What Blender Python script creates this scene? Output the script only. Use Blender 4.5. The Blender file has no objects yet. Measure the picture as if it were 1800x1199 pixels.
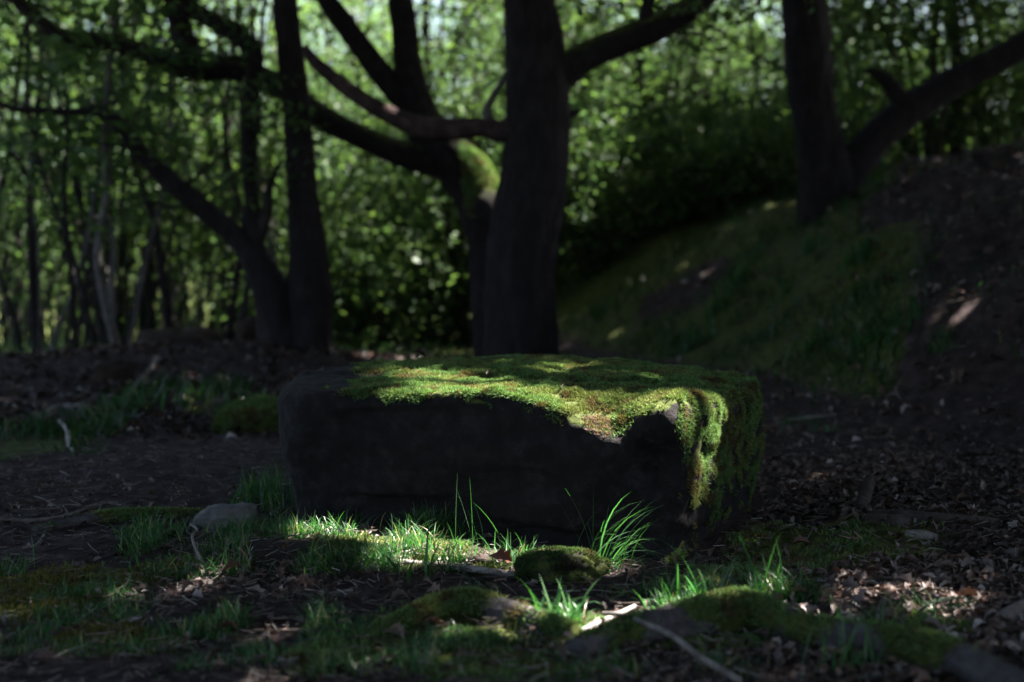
import bpy, math, random
import numpy as np
from mathutils import Vector

random.seed(7)
rng = np.random.default_rng(11)
R = math.radians
scene = bpy.context.scene
COL = scene.collection

# ------------------------------------------------------------------ camera, sky, sun, exposure
ZC = 0.68                       # eye height in metres
FPX = 2500.0                    # focal length in photo pixels (50 mm on a 36 mm wide sensor)
PITCH = math.atan(130.0 / FPX)
cam_data = bpy.data.cameras.new('camera')
cam_data.lens = 50.0
cam_data.sensor_width = 36.0
cam_data.clip_start = 0.05
cam_data.clip_end = 1000.0
cam_data.dof.use_dof = True
cam_data.dof.focus_distance = 3.52
cam_data.dof.aperture_fstop = 2.1
cam = bpy.data.objects.new('camera', cam_data)
COL.objects.link(cam)
cam.location = (0, 0, ZC)
cam.rotation_euler = (math.pi / 2 - PITCH, 0, 0)
scene.camera = cam

SUN_EL = R(57)
SUN_AZ = (0.93, 0.37)           # horizontal direction towards the sun
_n = math.hypot(*SUN_AZ)
SUN = Vector((SUN_AZ[0] / _n * math.cos(SUN_EL), SUN_AZ[1] / _n * math.cos(SUN_EL), math.sin(SUN_EL)))
world = bpy.data.worlds.new('World')
scene.world = world
world.use_nodes = True
wn = world.node_tree
wn.nodes.clear()
sky = wn.nodes.new('ShaderNodeTexSky')
sky.sky_type = 'NISHITA'
sky.sun_disc = False
sky.dust_density = 3.0
sky.ozone_density = 0.6
sky.sun_elevation = SUN_EL
sky.sun_rotation = math.atan2(SUN_AZ[0], SUN_AZ[1])
bg = wn.nodes.new('ShaderNodeBackground')
bg.inputs['Strength'].default_value = 0.05
wo = wn.nodes.new('ShaderNodeOutputWorld')
wn.links.new(sky.outputs[0], bg.inputs[0])
wn.links.new(bg.outputs[0], wo.inputs[0])

sun_data = bpy.data.lights.new('sun', 'SUN')
sun_data.energy = 5.0
sun_data.angle = R(0.53)
sun_data.color = (1.0, 0.96, 0.88)
sun = bpy.data.objects.new('sun', sun_data)
COL.objects.link(sun)
sun.rotation_euler = SUN.to_track_quat('Z', 'Y').to_euler()

vs = scene.view_settings
vs.view_transform = 'Standard'
vs.look = 'None'
vs.exposure = 3.75
vs.gamma = 1.0
vs.use_curve_mapping = False
cy = scene.cycles
cy.use_denoising = True
cy.max_bounces = 6
cy.diffuse_bounces = 4
cy.glossy_bounces = 2
cy.transmission_bounces = 4
cy.caustics_reflective = False
cy.caustics_refractive = False
cy.sample_clamp_indirect = 3.0
cy.use_adaptive_sampling = True
cy.adaptive_threshold = 0.01

# ------------------------------------------------------------------ numeric helpers
def _hash(ix, iy, iz, seed):
    h = (ix * 374761393 + iy * 668265263 + iz * 1274126177 + seed * 974711) & 0xFFFFFFFF
    h = ((h ^ (h >> 13)) * 1274126177) & 0xFFFFFFFF
    h = (h ^ (h >> 16)) & 0xFFFF
    return h.astype(np.float64) / 65535.0

def vnoise(x, y, z=0.0, seed=0):
    x, y, z = np.broadcast_arrays(np.asarray(x, float), np.asarray(y, float), np.asarray(z, float))
    xi, yi, zi = np.floor(x), np.floor(y), np.floor(z)
    fx, fy, fz = x - xi, y - yi, z - zi
    fx = fx * fx * (3 - 2 * fx); fy = fy * fy * (3 - 2 * fy); fz = fz * fz * (3 - 2 * fz)
    xi = xi.astype(np.int64); yi = yi.astype(np.int64); zi = zi.astype(np.int64)
    out = 0
    for dx in (0, 1):
        for dy in (0, 1):
            for dz in (0, 1):
                w = (fx if dx else 1 - fx) * (fy if dy else 1 - fy) * (fz if dz else 1 - fz)
                out = out + w * _hash(xi + dx, yi + dy, zi + dz, seed)
    return out * 2 - 1

def fbm(x, y, z=0.0, seed=0, octv=4):
    a, s, f = 1.0, 0.0, 1.0
    t = 0
    for k in range(octv):
        t = t + a * vnoise(np.asarray(x) * f, np.asarray(y) * f, np.asarray(z) * f, seed + k * 17)
        s += a; a *= 0.5; f *= 2.03
    return t / s

def smooth(e0, e1, v):
    t = np.clip((np.asarray(v, float) - e0) / (e1 - e0), 0, 1)
    return t * t * (3 - 2 * t)

FOOT_Y = [0, 3, 4.5, 5.2, 6.3, 8, 10, 13, 20, 40]
FOOT_X = [7, 4.5, 2.6, 1.9, 1.15, 0.70, 0.20, -0.45, -1.5, -4]

def height(x, y):
    x = np.asarray(x, float); y = np.asarray(y, float)
    z = 0.030 * fbm(x * 0.7, y * 0.7, 0, 3, 3) + 0.014 * fbm(x * 3.1, y * 3.1, 0, 9, 3)
    s = np.maximum(x - np.interp(y, FOOT_Y, FOOT_X), 0)
    bank = 1.58 * (1 - np.exp(-(s / 1.75) ** 1.5))
    bank = bank * (1 + 0.10 * fbm(x * 0.9, y * 0.9, 0, 21, 3)) + (0.16 * fbm(x * 1.6, y * 1.6, 0, 5, 4) + 0.05 * fbm(x * 5, y * 5, 0, 6, 3)) * smooth(0.1, 0.9, s)
    bank = bank * (1 - 0.75 * smooth(12.5, 30, y)) * (1 - 0.6 * smooth(12, 40, x))
    z = z + bank
    # low mound at the left rear, and the land falling away beyond it
    z = z + 0.20 * np.exp(-(((x + 1.75) / 1.25) ** 2 + ((y - 8.7) / 1.1) ** 2))
    z = z + 0.10 * np.exp(-(((x + 1.35) / 0.55) ** 2 + ((y - 6.9) / 0.5) ** 2))
    z = z + 0.12 * np.exp(-(((x + 3.3) / 1.0) ** 2 + ((y - 7.6) / 1.2) ** 2))
    z = z - 1.6 * smooth(10.5, 30, y) * smooth(1.0, -3.0, x - 0.03 * y)
    # soft hummocks in front
    z = z + 0.012 * np.exp(-(((x + 0.15) / 0.25) ** 2 + ((y - 2.62) / 0.10) ** 2))
    z = z - 0.045 * np.exp(-(((x - 0.42) / 0.30) ** 2 + ((y - 3.42) / 0.22) ** 2))
    z = z + 0.030 * np.exp(-(((x - 1.05) / 0.35) ** 2 + ((y - 3.55) / 0.22) ** 2))
    z = z + 0.035 * np.exp(-(((x + 0.55) / 0.45) ** 2 + ((y - 3.35) / 0.18) ** 2))
    return z

FWD = np.array((0, math.cos(PITCH), -math.sin(PITCH)))
UP = np.array((0, math.sin(PITCH), math.cos(PITCH)))

def P(px, py, d):
    """the place that stands d metres ahead on the line of sight through a photo pixel"""
    v = FWD + np.array((1.0, 0, 0)) * (px - 900) / FPX + UP * (599.5 - py) / FPX
    return np.array((0, 0, ZC)) + v * (d / v[1])

def G(px, py, lift=0.0):
    """where that line of sight meets the ground"""
    d = np.linspace(1.6, 40, 8000)
    v = FWD + np.array((1.0, 0, 0)) * (px - 900) / FPX + UP * (599.5 - py) / FPX
    v = v / v[1]
    pts = np.array((0, 0, ZC))[None] + d[:, None] * v[None]
    below = pts[:, 2] < height(pts[:, 0], pts[:, 1]) + lift
    i = int(np.argmax(below)) if below.any() else len(d) - 1
    return pts[i]

def to_px(pts):
    q = pts - np.array((0, 0, ZC))
    f = q @ FWD
    return 900 + FPX * q[:, 0] / f, 599.5 - FPX * (q @ UP) / f, f

# ------------------------------------------------------------------ mesh helpers
def mesh_from(name, verts, faces, smooth_shade=False, tint=None, attrs=None):
    """faces: array (n,k) or a list of such arrays"""
    verts = np.asarray(verts, np.float32)
    if not isinstance(faces, list):
        faces = [faces]
    faces = [np.asarray(f, np.int32) for f in faces if len(f)]
    me = bpy.data.meshes.new(name)
    me.vertices.add(len(verts))
    me.vertices.foreach_set('co', verts.ravel())
    loops = np.concatenate([f.ravel() for f in faces])
    tot = np.concatenate([np.full(len(f), f.shape[1], np.int32) for f in faces])
    start = np.concatenate([[0], np.cumsum(tot)[:-1]]).astype(np.int32)
    me.loops.add(len(loops)); me.loops.foreach_set('vertex_index', loops)
    me.polygons.add(len(tot)); me.polygons.foreach_set('loop_start', start)
    me.update(calc_edges=True)
    if smooth_shade:
        me.polygons.foreach_set('use_smooth', np.ones(len(tot), bool))
    if tint is not None:
        a = me.color_attributes.new('tint', 'FLOAT_COLOR', 'POINT')
        c = np.ones((len(verts), 4), np.float32); c[:, :3] = tint
        a.data.foreach_set('color', c.ravel())
    for k, v in (attrs or {}).items():
        a = me.attributes.new(k, 'FLOAT', 'POINT')
        a.data.foreach_set('value', np.asarray(v, np.float32))
    return me

def link(name, me, mat=None, parent=None, loc=None, **props):
    o = bpy.data.objects.new(name, me)
    COL.objects.link(o)
    if mat is not None and not me.materials:
        me.materials.append(mat)
    if parent is not None:
        o.parent = parent
    if loc is not None:
        o.location = loc
    for k, v in props.items():
        o[k] = v
    return o

def thing(name, label, cat, loc=(0, 0, 0), rotz=0.0, group=None):
    o = bpy.data.objects.new(name, None)
    COL.objects.link(o)
    o.empty_display_size = 0.1
    o.location = loc; o.rotation_euler = (0, 0, rotz)
    o['label'] = label; o['category'] = cat
    if group:
        o['group'] = group
    return o

def tag(o, label, cat, group=None):
    o['label'] = label; o['category'] = cat
    if group:
        o['group'] = group
    return o

def dup(root, loc, rotz, scale=1.0, label=None, group=None):
    r = root.copy(); COL.objects.link(r)
    r.location = loc; r.rotation_euler = (0, 0, rotz); r.scale = (scale,) * 3
    if label: r['label'] = label
    if group: r['group'] = group
    for ch in list(root.children):
        c = ch.copy(); COL.objects.link(c); c.parent = r
    return r

def catmull(pts, n):
    pts = np.asarray(pts, float)
    p = np.vstack([2 * pts[0] - pts[1], pts, 2 * pts[-1] - pts[-2]])
    m = len(pts) - 1
    out = []
    for t in np.linspace(0, m - 1e-6, n):
        i = int(t); f = t - i
        a, b, c, d = p[i], p[i + 1], p[i + 2], p[i + 3]
        out.append(0.5 * ((2 * b) + (-a + c) * f + (2 * a - 5 * b + 4 * c - d) * f * f + (-a + 3 * b - 3 * c + d) * f ** 3))
    return np.array(out)

def tube_arrays(path, rad, segs=10, rough=0.0, freq=6.0, seed=0, ridges=0.0):
    path = np.asarray(path, float); rad = np.asarray(rad, float)
    n = len(path)
    tan = np.gradient(path, axis=0)
    tan /= np.linalg.norm(tan, axis=1)[:, None] + 1e-9
    ref = np.array((0, 1.0, 0)) if abs(tan[0][1]) < 0.8 else np.array((1.0, 0, 0))
    u = np.cross(tan[0], ref); u /= np.linalg.norm(u)
    V = np.zeros((n, segs, 3))
    ang = np.linspace(0, 2 * math.pi, segs, endpoint=False)
    for i in range(n):
        u = u - tan[i] * np.dot(u, tan[i]); u /= np.linalg.norm(u) + 1e-9
        w = np.cross(tan[i], u)
        dirs = np.cos(ang)[:, None] * u + np.sin(ang)[:, None] * w
        V[i] = path[i] + dirs * rad[i]
    if rough > 0 or ridges > 0:
        arc = np.concatenate([[0], np.cumsum(np.linalg.norm(np.diff(path, axis=0), axis=1))])
        A = np.broadcast_to(ang[None], (n, segs)); L = np.broadcast_to(arc[:, None], (n, segs))
        ca, sa = np.cos(A), np.sin(A)
        k = rough * fbm(ca * 1.4, sa * 1.4, L * freq * 0.35, seed, 3)
        if ridges > 0:
            k = k + ridges * (1 - 2 * np.abs(vnoise(ca * 7, sa * 7, L * 4.0, seed + 5)))
            k = k + ridges * 0.6 * vnoise(ca * 14, sa * 14, L * 11.0, seed + 6)
        V = path[:, None] + (V - path[:, None]) * (1 + k)[..., None]
    V = V.reshape(-1, 3)
    i = np.arange(n - 1)[:, None] * segs; j = np.arange(segs)[None]; j2 = (j + 1) % segs
    F = np.stack([i + j, i + j2, i + segs + j2, i + segs + j], -1).reshape(-1, 4)
    V = np.vstack([V, path[0], path[-1]])
    a = n * segs
    jj = np.arange(segs); jj2 = (jj + 1) % segs
    T = np.vstack([np.stack([np.full(segs, a), jj2, jj], -1),
                   np.stack([np.full(segs, a + 1), (n - 1) * segs + jj, (n - 1) * segs + jj2], -1)])
    return V, F, T

class Bag:
    """collects arrays for one mesh"""
    def __init__(self):
        self.v = []; self.q = []; self.t = []; self.c = []; self.n = 0
    def add(self, V, Q=None, T=None, C=None):
        self.v.append(np.asarray(V, float))
        if Q is not None and len(Q): self.q.append(np.asarray(Q) + self.n)
        if T is not None and len(T): self.t.append(np.asarray(T) + self.n)
        if C is not None: self.c.append(np.broadcast_to(np.asarray(C, float), (len(V), 3)))
        self.n += len(V)
    def mesh(self, name, smooth_shade=True, attrs=None):
        f = []
        if self.q: f.append(np.vstack(self.q))
        if self.t: f.append(np.vstack(self.t))
        return mesh_from(name, np.vstack(self.v), f, smooth_shade, np.vstack(self.c) if self.c else None, attrs)

def basis(nrm):
    nrm = nrm / (np.linalg.norm(nrm, axis=1)[:, None] + 1e-9)
    h = np.where(np.abs(nrm[:, 2:3]) < 0.9, np.array([[0, 0, 1.0]]), np.array([[1.0, 0, 0]]))
    a = np.cross(h, nrm); a /= np.linalg.norm(a, axis=1)[:, None] + 1e-9
    b = np.cross(nrm, a)
    return nrm, a, b

# ------------------------------------------------------------------ materials
def new_mat(name):
    m = bpy.data.materials.new(name); m.use_nodes = True
    nt = m.node_tree; nt.nodes.clear()
    return m, nt, nt.nodes, nt.links

def ramp(nodes, stops):
    r = nodes.new('ShaderNodeValToRGB')
    e = r.color_ramp.elements
    while len(e) < len(stops): e.new(0.5)
    for k, (p, c) in enumerate(stops):
        e[k].position = p; e[k].color = (*c, 1)
    return r

def surface_mat(name, stops, scale, bump=0.5, bscale=40, rough=0.9, dist=0.02, stretch=None, moss=None, moss_attr=None, spec=0.12):
    """noise-coloured rough surface; moss = (low, high) upward-facing threshold, or an attribute"""
    m, nt, N, L = new_mat(name)
    out = N.new('ShaderNodeOutputMaterial'); b = N.new('ShaderNodeBsdfPrincipled')
    b.inputs['Roughness'].default_value = rough
    b.inputs['Specular IOR Level'].default_value = spec
    L.new(b.outputs[0], out.inputs[0])
    tc = N.new('ShaderNodeNewGeometry')
    mp = N.new('ShaderNodeMapping'); L.new(tc.outputs['Position'], mp.inputs[0])
    if stretch: mp.inputs['Scale'].default_value = stretch
    n1 = N.new('ShaderNodeTexNoise'); n1.inputs['Scale'].default_value = scale; n1.inputs['Detail'].default_value = 8; n1.inputs['Roughness'].default_value = 0.65
    L.new(mp.outputs[0], n1.inputs['Vector'])
    r = ramp(N, stops); L.new(n1.outputs[0], r.inputs[0])
    col = r.outputs[0]
    if moss or moss_attr:
        n2 = N.new('ShaderNodeTexNoise'); n2.inputs['Scale'].default_value = 28; n2.inputs['Detail'].default_value = 6
        L.new(tc.outputs['Position'], n2.inputs['Vector'])
        mr = ramp(N, [(0.3, (0.022, 0.028, 0.008)), (0.52, (0.055, 0.068, 0.016)), (0.72, (0.10, 0.105, 0.03))])
        L.new(n2.outputs[0], mr.inputs[0])
        n3 = N.new('ShaderNodeTexNoise'); n3.inputs['Scale'].default_value = 9; n3.inputs['Detail'].default_value = 6
        L.new(tc.outputs['Position'], n3.inputs['Vector'])
        if moss_attr:
            at = N.new('ShaderNodeAttribute'); at.attribute_name = moss_attr
            src = at.outputs['Fac']; lo, hi = 0.35, 0.6
            k = 0.5
        else:
            sx = N.new('ShaderNodeSeparateXYZ'); L.new(tc.outputs['Normal'], sx.inputs[0])
            src = sx.outputs['Z']; lo, hi = moss; k = 0.9
        ad = N.new('ShaderNodeMath'); ad.operation = 'MULTIPLY_ADD'
        L.new(n3.outputs[0], ad.inputs[0]); ad.inputs[1].default_value = k; 
        sb = N.new('ShaderNodeMath'); sb.operation = 'SUBTRACT'; L.new(src, sb.inputs[0]); sb.inputs[1].default_value = k * 0.5
        L.new(sb.outputs[0], ad.inputs[2])
        mm = N.new('ShaderNodeMapRange'); mm.inputs['From Min'].default_value = lo; mm.inputs['From Max'].default_value = hi
        L.new(ad.outputs[0], mm.inputs['Value'])
        mx = N.new('ShaderNodeMix'); mx.data_type = 'RGBA'
        L.new(mm.outputs[0], mx.inputs['Factor']); L.new(col, mx.inputs['A']); L.new(mr.outputs[0], mx.inputs['B'])
        col = mx.outputs['Result']
    L.new(col, b.inputs['Base Color'])
    n4 = N.new('ShaderNodeTexNoise'); n4.inputs['Scale'].default_value = bscale; n4.inputs['Detail'].default_value = 9; n4.inputs['Roughness'].default_value = 0.7
    L.new(mp.outputs[0], n4.inputs['Vector'])
    bp = N.new('ShaderNodeBump'); bp.inputs['Strength'].default_value = bump; bp.inputs['Distance'].default_value = dist
    L.new(n4.outputs[0], bp.inputs['Height']); L.new(bp.outputs[0], b.inputs['Normal'])
    return m

def leaf_mat(name, trans=0.45, gloss=0.05, rough=0.45, tgain=1.5, tcol=(1.0, 1.15, 0.35)):
    """thin leaf: colour from the piece's own tint; part of the light passes through"""
    m, nt, N, L = new_mat(name)
    out = N.new('ShaderNodeOutputMaterial')
    at = N.new('ShaderNodeAttribute'); at.attribute_name = 'tint'
    d = N.new('ShaderNodeBsdfDiffuse'); L.new(at.outputs['Color'], d.inputs['Color'])
    t = N.new('ShaderNodeBsdfTranslucent')
    mu = N.new('ShaderNodeMix'); mu.data_type = 'RGBA'; mu.blend_type = 'MULTIPLY'; mu.inputs['Factor'].default_value = 1
    L.new(at.outputs['Color'], mu.inputs['A']); mu.inputs['B'].default_value = (tcol[0] * tgain, tcol[1] * tgain, tcol[2] * tgain, 1)
    L.new(mu.outputs['Result'], t.inputs['Color'])
    mx = N.new('ShaderNodeMixShader'); mx.inputs[0].default_value = trans
    L.new(d.outputs[0], mx.inputs[1]); L.new(t.outputs[0], mx.inputs[2])
    g = N.new('ShaderNodeBsdfGlossy'); g.inputs['Roughness'].default_value = rough
    m2 = N.new('ShaderNodeMixShader'); m2.inputs[0].default_value = gloss
    L.new(mx.outputs[0], m2.inputs[1]); L.new(g.outputs[0], m2.inputs[2])
    L.new(m2.outputs[0], out.inputs[0])
    return m

M = {}
M['soil'] = surface_mat('soil', [(0.3, (0.018, 0.0115, 0.0115)), (0.5, (0.036, 0.024, 0.0235)), (0.68, (0.066, 0.046, 0.045)), (0.85, (0.11, 0.082, 0.08))], 14, 0.9, 45, 0.95, 0.03, moss_attr='moss')
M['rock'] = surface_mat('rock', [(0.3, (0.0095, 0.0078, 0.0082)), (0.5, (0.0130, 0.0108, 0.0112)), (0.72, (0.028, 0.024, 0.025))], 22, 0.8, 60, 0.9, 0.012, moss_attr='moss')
M['grey_rock'] = surface_mat('grey_rock', [(0.3, (0.055, 0.049, 0.049)), (0.5, (0.095, 0.086, 0.086)), (0.75, (0.14, 0.128, 0.127))], 24, 0.7, 70, 0.85, 0.008)
M['dark_rock'] = surface_mat('dark_rock', [(0.3, (0.012, 0.009, 0.008)), (0.5, (0.028, 0.019, 0.015)), (0.75, (0.05, 0.036, 0.03))], 9, 0.8, 30, 0.95, 0.02)
M['bark'] = surface_mat('bark', [(0.3, (0.012, 0.0092, 0.0102)), (0.5, (0.018, 0.014, 0.0150)), (0.75, (0.031, 0.025, 0.026))], 16, 1.0, 30, 0.95, 0.03, stretch=(1, 1, 0.5))
M['mossy_bark'] = surface_mat('mossy_bark', [(0.3, (0.012, 0.0092, 0.0102)), (0.5, (0.018, 0.014, 0.0150)), (0.75, (0.031, 0.025, 0.026))], 16, 1.0, 30, 0.95, 0.03, moss=(0.30, 0.75))
M['red_bark'] = surface_mat('red_bark', [(0.3, (0.016, 0.011, 0.011)), (0.5, (0.034, 0.022, 0.021)), (0.75, (0.10, 0.062, 0.057))], 12, 0.9, 30, 0.9, 0.02)
M['pale_bark'] = surface_mat('pale_bark', [(0.3, (0.035, 0.03, 0.029)), (0.5, (0.085, 0.075, 0.073)), (0.75, (0.19, 0.175, 0.17))], 10, 0.8, 30, 0.9, 0.02)
M['thin_bark'] = surface_mat('thin_bark', [(0.3, (0.010, 0.009, 0.0085)), (0.5, (0.022, 0.019, 0.018)), (0.75, (0.055, 0.048, 0.045))], 7, 0.8, 30, 0.9, 0.02)
M['root'] = surface_mat('root', [(0.3, (0.028, 0.023, 0.024)), (0.5, (0.06, 0.052, 0.055)), (0.75, (0.11, 0.097, 0.10))], 26, 0.9, 60, 0.9, 0.012, moss_attr='moss')
M['stick'] = surface_mat('stick', [(0.3, (0.06, 0.048, 0.044)), (0.5, (0.12, 0.10, 0.092)), (0.75, (0.24, 0.21, 0.195))], 30, 0.7, 90, 0.85, 0.004)
M['pale_stick'] = surface_mat('pale_stick', [(0.3, (0.09, 0.075, 0.068)), (0.5, (0.19, 0.165, 0.15)), (0.75, (0.32, 0.285, 0.265))], 30, 0.7, 90, 0.8, 0.004)
M['dark_stick'] = surface_mat('dark_stick', [(0.3, (0.018, 0.014, 0.013)), (0.5, (0.04, 0.031, 0.028)), (0.75, (0.085, 0.07, 0.065))], 30, 0.7, 90, 0.9, 0.004)
M['leaf'] = leaf_mat('leaf', 0.45, 0.015, 0.5, 1.2, (0.98, 1.06, 0.56))
M['oak_leaf'] = leaf_mat('oak_leaf', 0.25, 0.04, 0.5, 1.0)
M['grass'] = leaf_mat('grass', 0.4, 0.025, 0.35, 1.5, (0.75, 1.2, 0.45))
M['moss'] = leaf_mat('moss', 0.25, 0.0, 0.6, 1.2, (1.0, 1.1, 0.4))
M['litter'] = leaf_mat('litter', 0.10, 0.03, 0.5, 1.0, (1.1, 0.9, 0.7))
M['fern'] = leaf_mat('fern', 0.35, 0.03, 0.5)

# ------------------------------------------------------------------ ground
def grow(a, step, ratio, end):
    out = [a]
    while abs(out[-1]) < abs(end):
        out.append(out[-1] + step); step *= ratio
    return out
ys = np.concatenate([[-150, -80, -40, -20, -10, -5, -2.5, -1, 0, 0.8, 1.4], np.arange(1.8, 5.2, 0.016), grow(5.2, 0.02, 1.018, 300)])
xr = np.concatenate([np.arange(0, 2.1, 0.018), grow(2.1, 0.022, 1.04, 300)])
xs = np.concatenate([-xr[:0:-1], xr])
XX, YY = np.meshgrid(xs, ys)
ZZ = height(XX, YY)
near = smooth(9, 4, YY) * smooth(4, 2.2, np.abs(XX))
ZZ = ZZ + near * (0.012 * fbm(XX * 14, YY * 14, 0, 31, 3) + 0.006 * fbm(XX * 45, YY * 45, 0, 33, 2))

MOSSY = []      # (centre xy, rx, ry): mossy patches of ground
def moss_patch(px, py, rpx, rpy):
    c = G(px, py)
    e1 = G(px, max(py - rpy, 500)); e2 = G(px, py + rpy)
    MOSSY.append((c[0], c[1], rpx * c[1] / FPX, max(abs(e1[1] - e2[1]) / 2, 0.05)))
for a in [(1470, 962, 210, 46), (1360, 952, 90, 36), (130, 1025, 190, 28), (60, 1060, 130, 40), (290, 1000, 90, 22), (780, 1120, 220, 55), (620, 1150, 140, 50),
          (1010, 1110, 120, 30), (1240, 1110, 150, 40), (1290, 1010, 90, 22), (700, 960, 150, 30), (860, 1000, 40, 12), (900, 1180, 200, 30), (200, 1130, 130, 30),
          (440, 725, 60, 25), (90, 770, 120, 40), (250, 700, 60, 40), (380, 690, 60, 20), (1650, 1110, 90, 30)]:
    moss_patch(*a)

def moss_mask(x, y):
    m = np.zeros(np.shape(x))
    for cx, cy_, rx, ry in MOSSY:
        r = np.sqrt(((x - cx) / rx) ** 2 + ((y - cy_) / ry) ** 2)
        m = np.maximum(m, 1 - smooth(0.55, 1.15, r))
    s = x - np.interp(y, FOOT_Y, FOOT_X)
    bankm = smooth(0.12, 0.55, s) * smooth(-0.25, 0.25, fbm(x * 0.8, y * 0.8, 0, 77, 3) + 0.15 + 0.4 * smooth(2.6, 1.6, x))
    bankm = bankm * (1 - 0.9 * smooth(0.255, 0.30, x / np.maximum(y, 0.1) + 0.03 * fbm(x, y, 0, 79, 2)) * smooth(13, 11.5, y))
    far = smooth(9, 12, y) * 0.7 * (x < 0.26 * y)
    return np.maximum(np.maximum(m, bankm * 0.9), far)

nx, ny = len(xs), len(ys)
gv = np.stack([XX, YY, ZZ], -1).reshape(-1, 3)
ii = (np.arange(ny - 1)[:, None] * nx + np.arange(nx - 1)[None]).ravel()
gf = np.stack([ii, ii + 1, ii + nx + 1, ii + nx], -1)
gmoss = moss_mask(XX, YY)
ground = link('ground', mesh_from('ground', gv, gf, True, attrs={'moss': gmoss.ravel()}), M['soil'], kind='structure')

# ------------------------------------------------------------------ the mossy stone block
ST_OUT = [(-0.615, 3.74), (-0.30, 3.61), (-0.02, 3.49), (0.245, 3.37), (0.40, 3.36), (0.58, 3.66), (0.715, 3.95), (0.66, 4.16), (0.42, 4.38), (0.12, 4.56), (-0.22, 4.60), (-0.52, 4.50), (-0.655, 4.15)]
SC = np.array((0.05, 3.95))
def outline(n):
    p = np.array(ST_OUT)
    k = len(p)
    q = []
    for i in range(k):                         # resample edges densely
        a, b = p[i], p[(i + 1) % k]
        for t in np.linspace(0, 1, 60, endpoint=False):
            q.append(a + (b - a) * t)
    q = np.array(q)
    w = 17                                       # rounded corners by a running mean
    ker = np.ones(2 * w + 1) / (2 * w + 1)
    qq = np.stack([np.convolve(np.concatenate([q[-w:, c], q[:, c], q[:w, c]]), ker, 'valid') for c in (0, 1)], -1)
    L = np.concatenate([[0], np.cumsum(np.linalg.norm(np.diff(np.vstack([qq, qq[:1]]), axis=0), axis=1))])
    t = np.linspace(0, L[-1], n, endpoint=False)
    ext = np.vstack([qq, qq[:1]])
    return np.stack([np.interp(t, L, ext[:, c]) for c in (0, 1)], -1)

def stone_top(x, y):
    z = 0.365 + 0.010 * fbm(x * 2.2, y * 2.2, 0, 41, 3)
    z = z - 0.004 * smooth(-0.2, -0.55, x)
    z = z - 0.085 * np.exp(-(((x - 0.245) / 0.085) ** 2 + ((y - 3.37) / 0.10) ** 2))      # the broken front corner
    z = z - 0.035 * np.exp(-(((x - 0.12) / 0.13) ** 2 + ((y - 3.43) / 0.10) ** 2))
    z = z - 0.030 * np.exp(-(((x - 0.62) / 0.16) ** 2 + ((y - 3.72) / 0.30) ** 2))
    # a worn step that runs across the top
    s = (y - (3.83 - 0.42 * (x - 0.1)))
    z = z + 0.012 * smooth(-0.02, 0.03, s) - 0.022 * np.exp(-(s / 0.022) ** 2) * smooth(-0.15, 0.0, x) * smooth(0.45, 0.25, x)
    z = z + 0.020 * np.exp(-(((x - 0.05) / 0.35) ** 2 + ((y - 4.35) / 0.22) ** 2))
    return z

NU = 520
prof = []                                        # (inset along the outline, fraction of the top's height)
for z in np.linspace(-0.12, 0.86, 74): prof.append((0.935 + 0.065 * smooth(-0.1, 0.7, z), z, 0))
for a in np.linspace(0, math.pi / 2, 16)[1:]: prof.append((1.0 - 0.062 * (1 - math.cos(a)), 0.86 + 0.14 * math.sin(a), 0))
for k in np.linspace(0.938, 0.0, 84)[1:]: prof.append((k, 1.0, 1))
ol = outline(NU)
SV = []
for sc_, zf, _ in prof:
    xy = SC + (ol - SC) * sc_
    tz = stone_top(xy[:, 0], xy[:, 1])
    SV.append(np.stack([xy[:, 0], xy[:, 1], tz * zf], -1))
SV = np.array(SV)
np_, nu_ = SV.shape[:2]
def grid_normals(V):
    du = np.roll(V, -1, 1) - np.roll(V, 1, 1)
    dv = np.gradient(V, axis=0)
    n = np.cross(du, dv); n /= np.linalg.norm(n, axis=2)[..., None] + 1e-12
    return n
n0 = grid_normals(SV)
if n0[40, :, :2].mean() and ((SV[40, :, :2] - SC) * n0[40, :, :2]).sum() < 0: n0 = -n0
x, y, z = SV[..., 0], SV[..., 1], SV[..., 2]
side = 1 - smooth(0.5, 0.9, np.abs(n0[..., 2]))
disp = 0.022 * fbm(x * 4, y * 4, z * 4, 51, 4) * (0.35 + 0.65 * side) + 0.008 * fbm(x * 16, y * 16, z * 16, 57, 3) + 0.003 * fbm(x * 50, y * 50, z * 50, 59, 2)
disp = disp - 0.012 * smooth(0.1, 0.5, vnoise(x * 3, y * 3, z * 14, 61)) * side
def scoop(px, py, d, r, amount):
    c = P(px, py, d)
    q = ((x - c[0]) ** 2 + (y - c[1]) ** 2 + (z - c[2]) ** 2) / r ** 2
    return -amount * np.exp(-q * q)
disp = disp + (scoop(1140, 810, 3.40, 0.075, 0.05) + scoop(1120, 880, 3.40, 0.10, 0.03)) * (1 + 0.6 * fbm(x * 14, y * 14, z * 14, 63, 3))
disp = disp + scoop(600, 800, 3.70, 0.10, 0.02)
SV = SV + n0 * disp[..., None]
SN = grid_normals(SV)
if (SN * n0).sum() < 0: SN = -SN
SV[..., 2] += 0.0
spx, spy, _ = to_px(SV.reshape(-1, 3))
spx = spx.reshape(np_, nu_); spy = spy.reshape(np_, nu_)
x, y, z = SV[..., 0], SV[..., 1], SV[..., 2]
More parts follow.
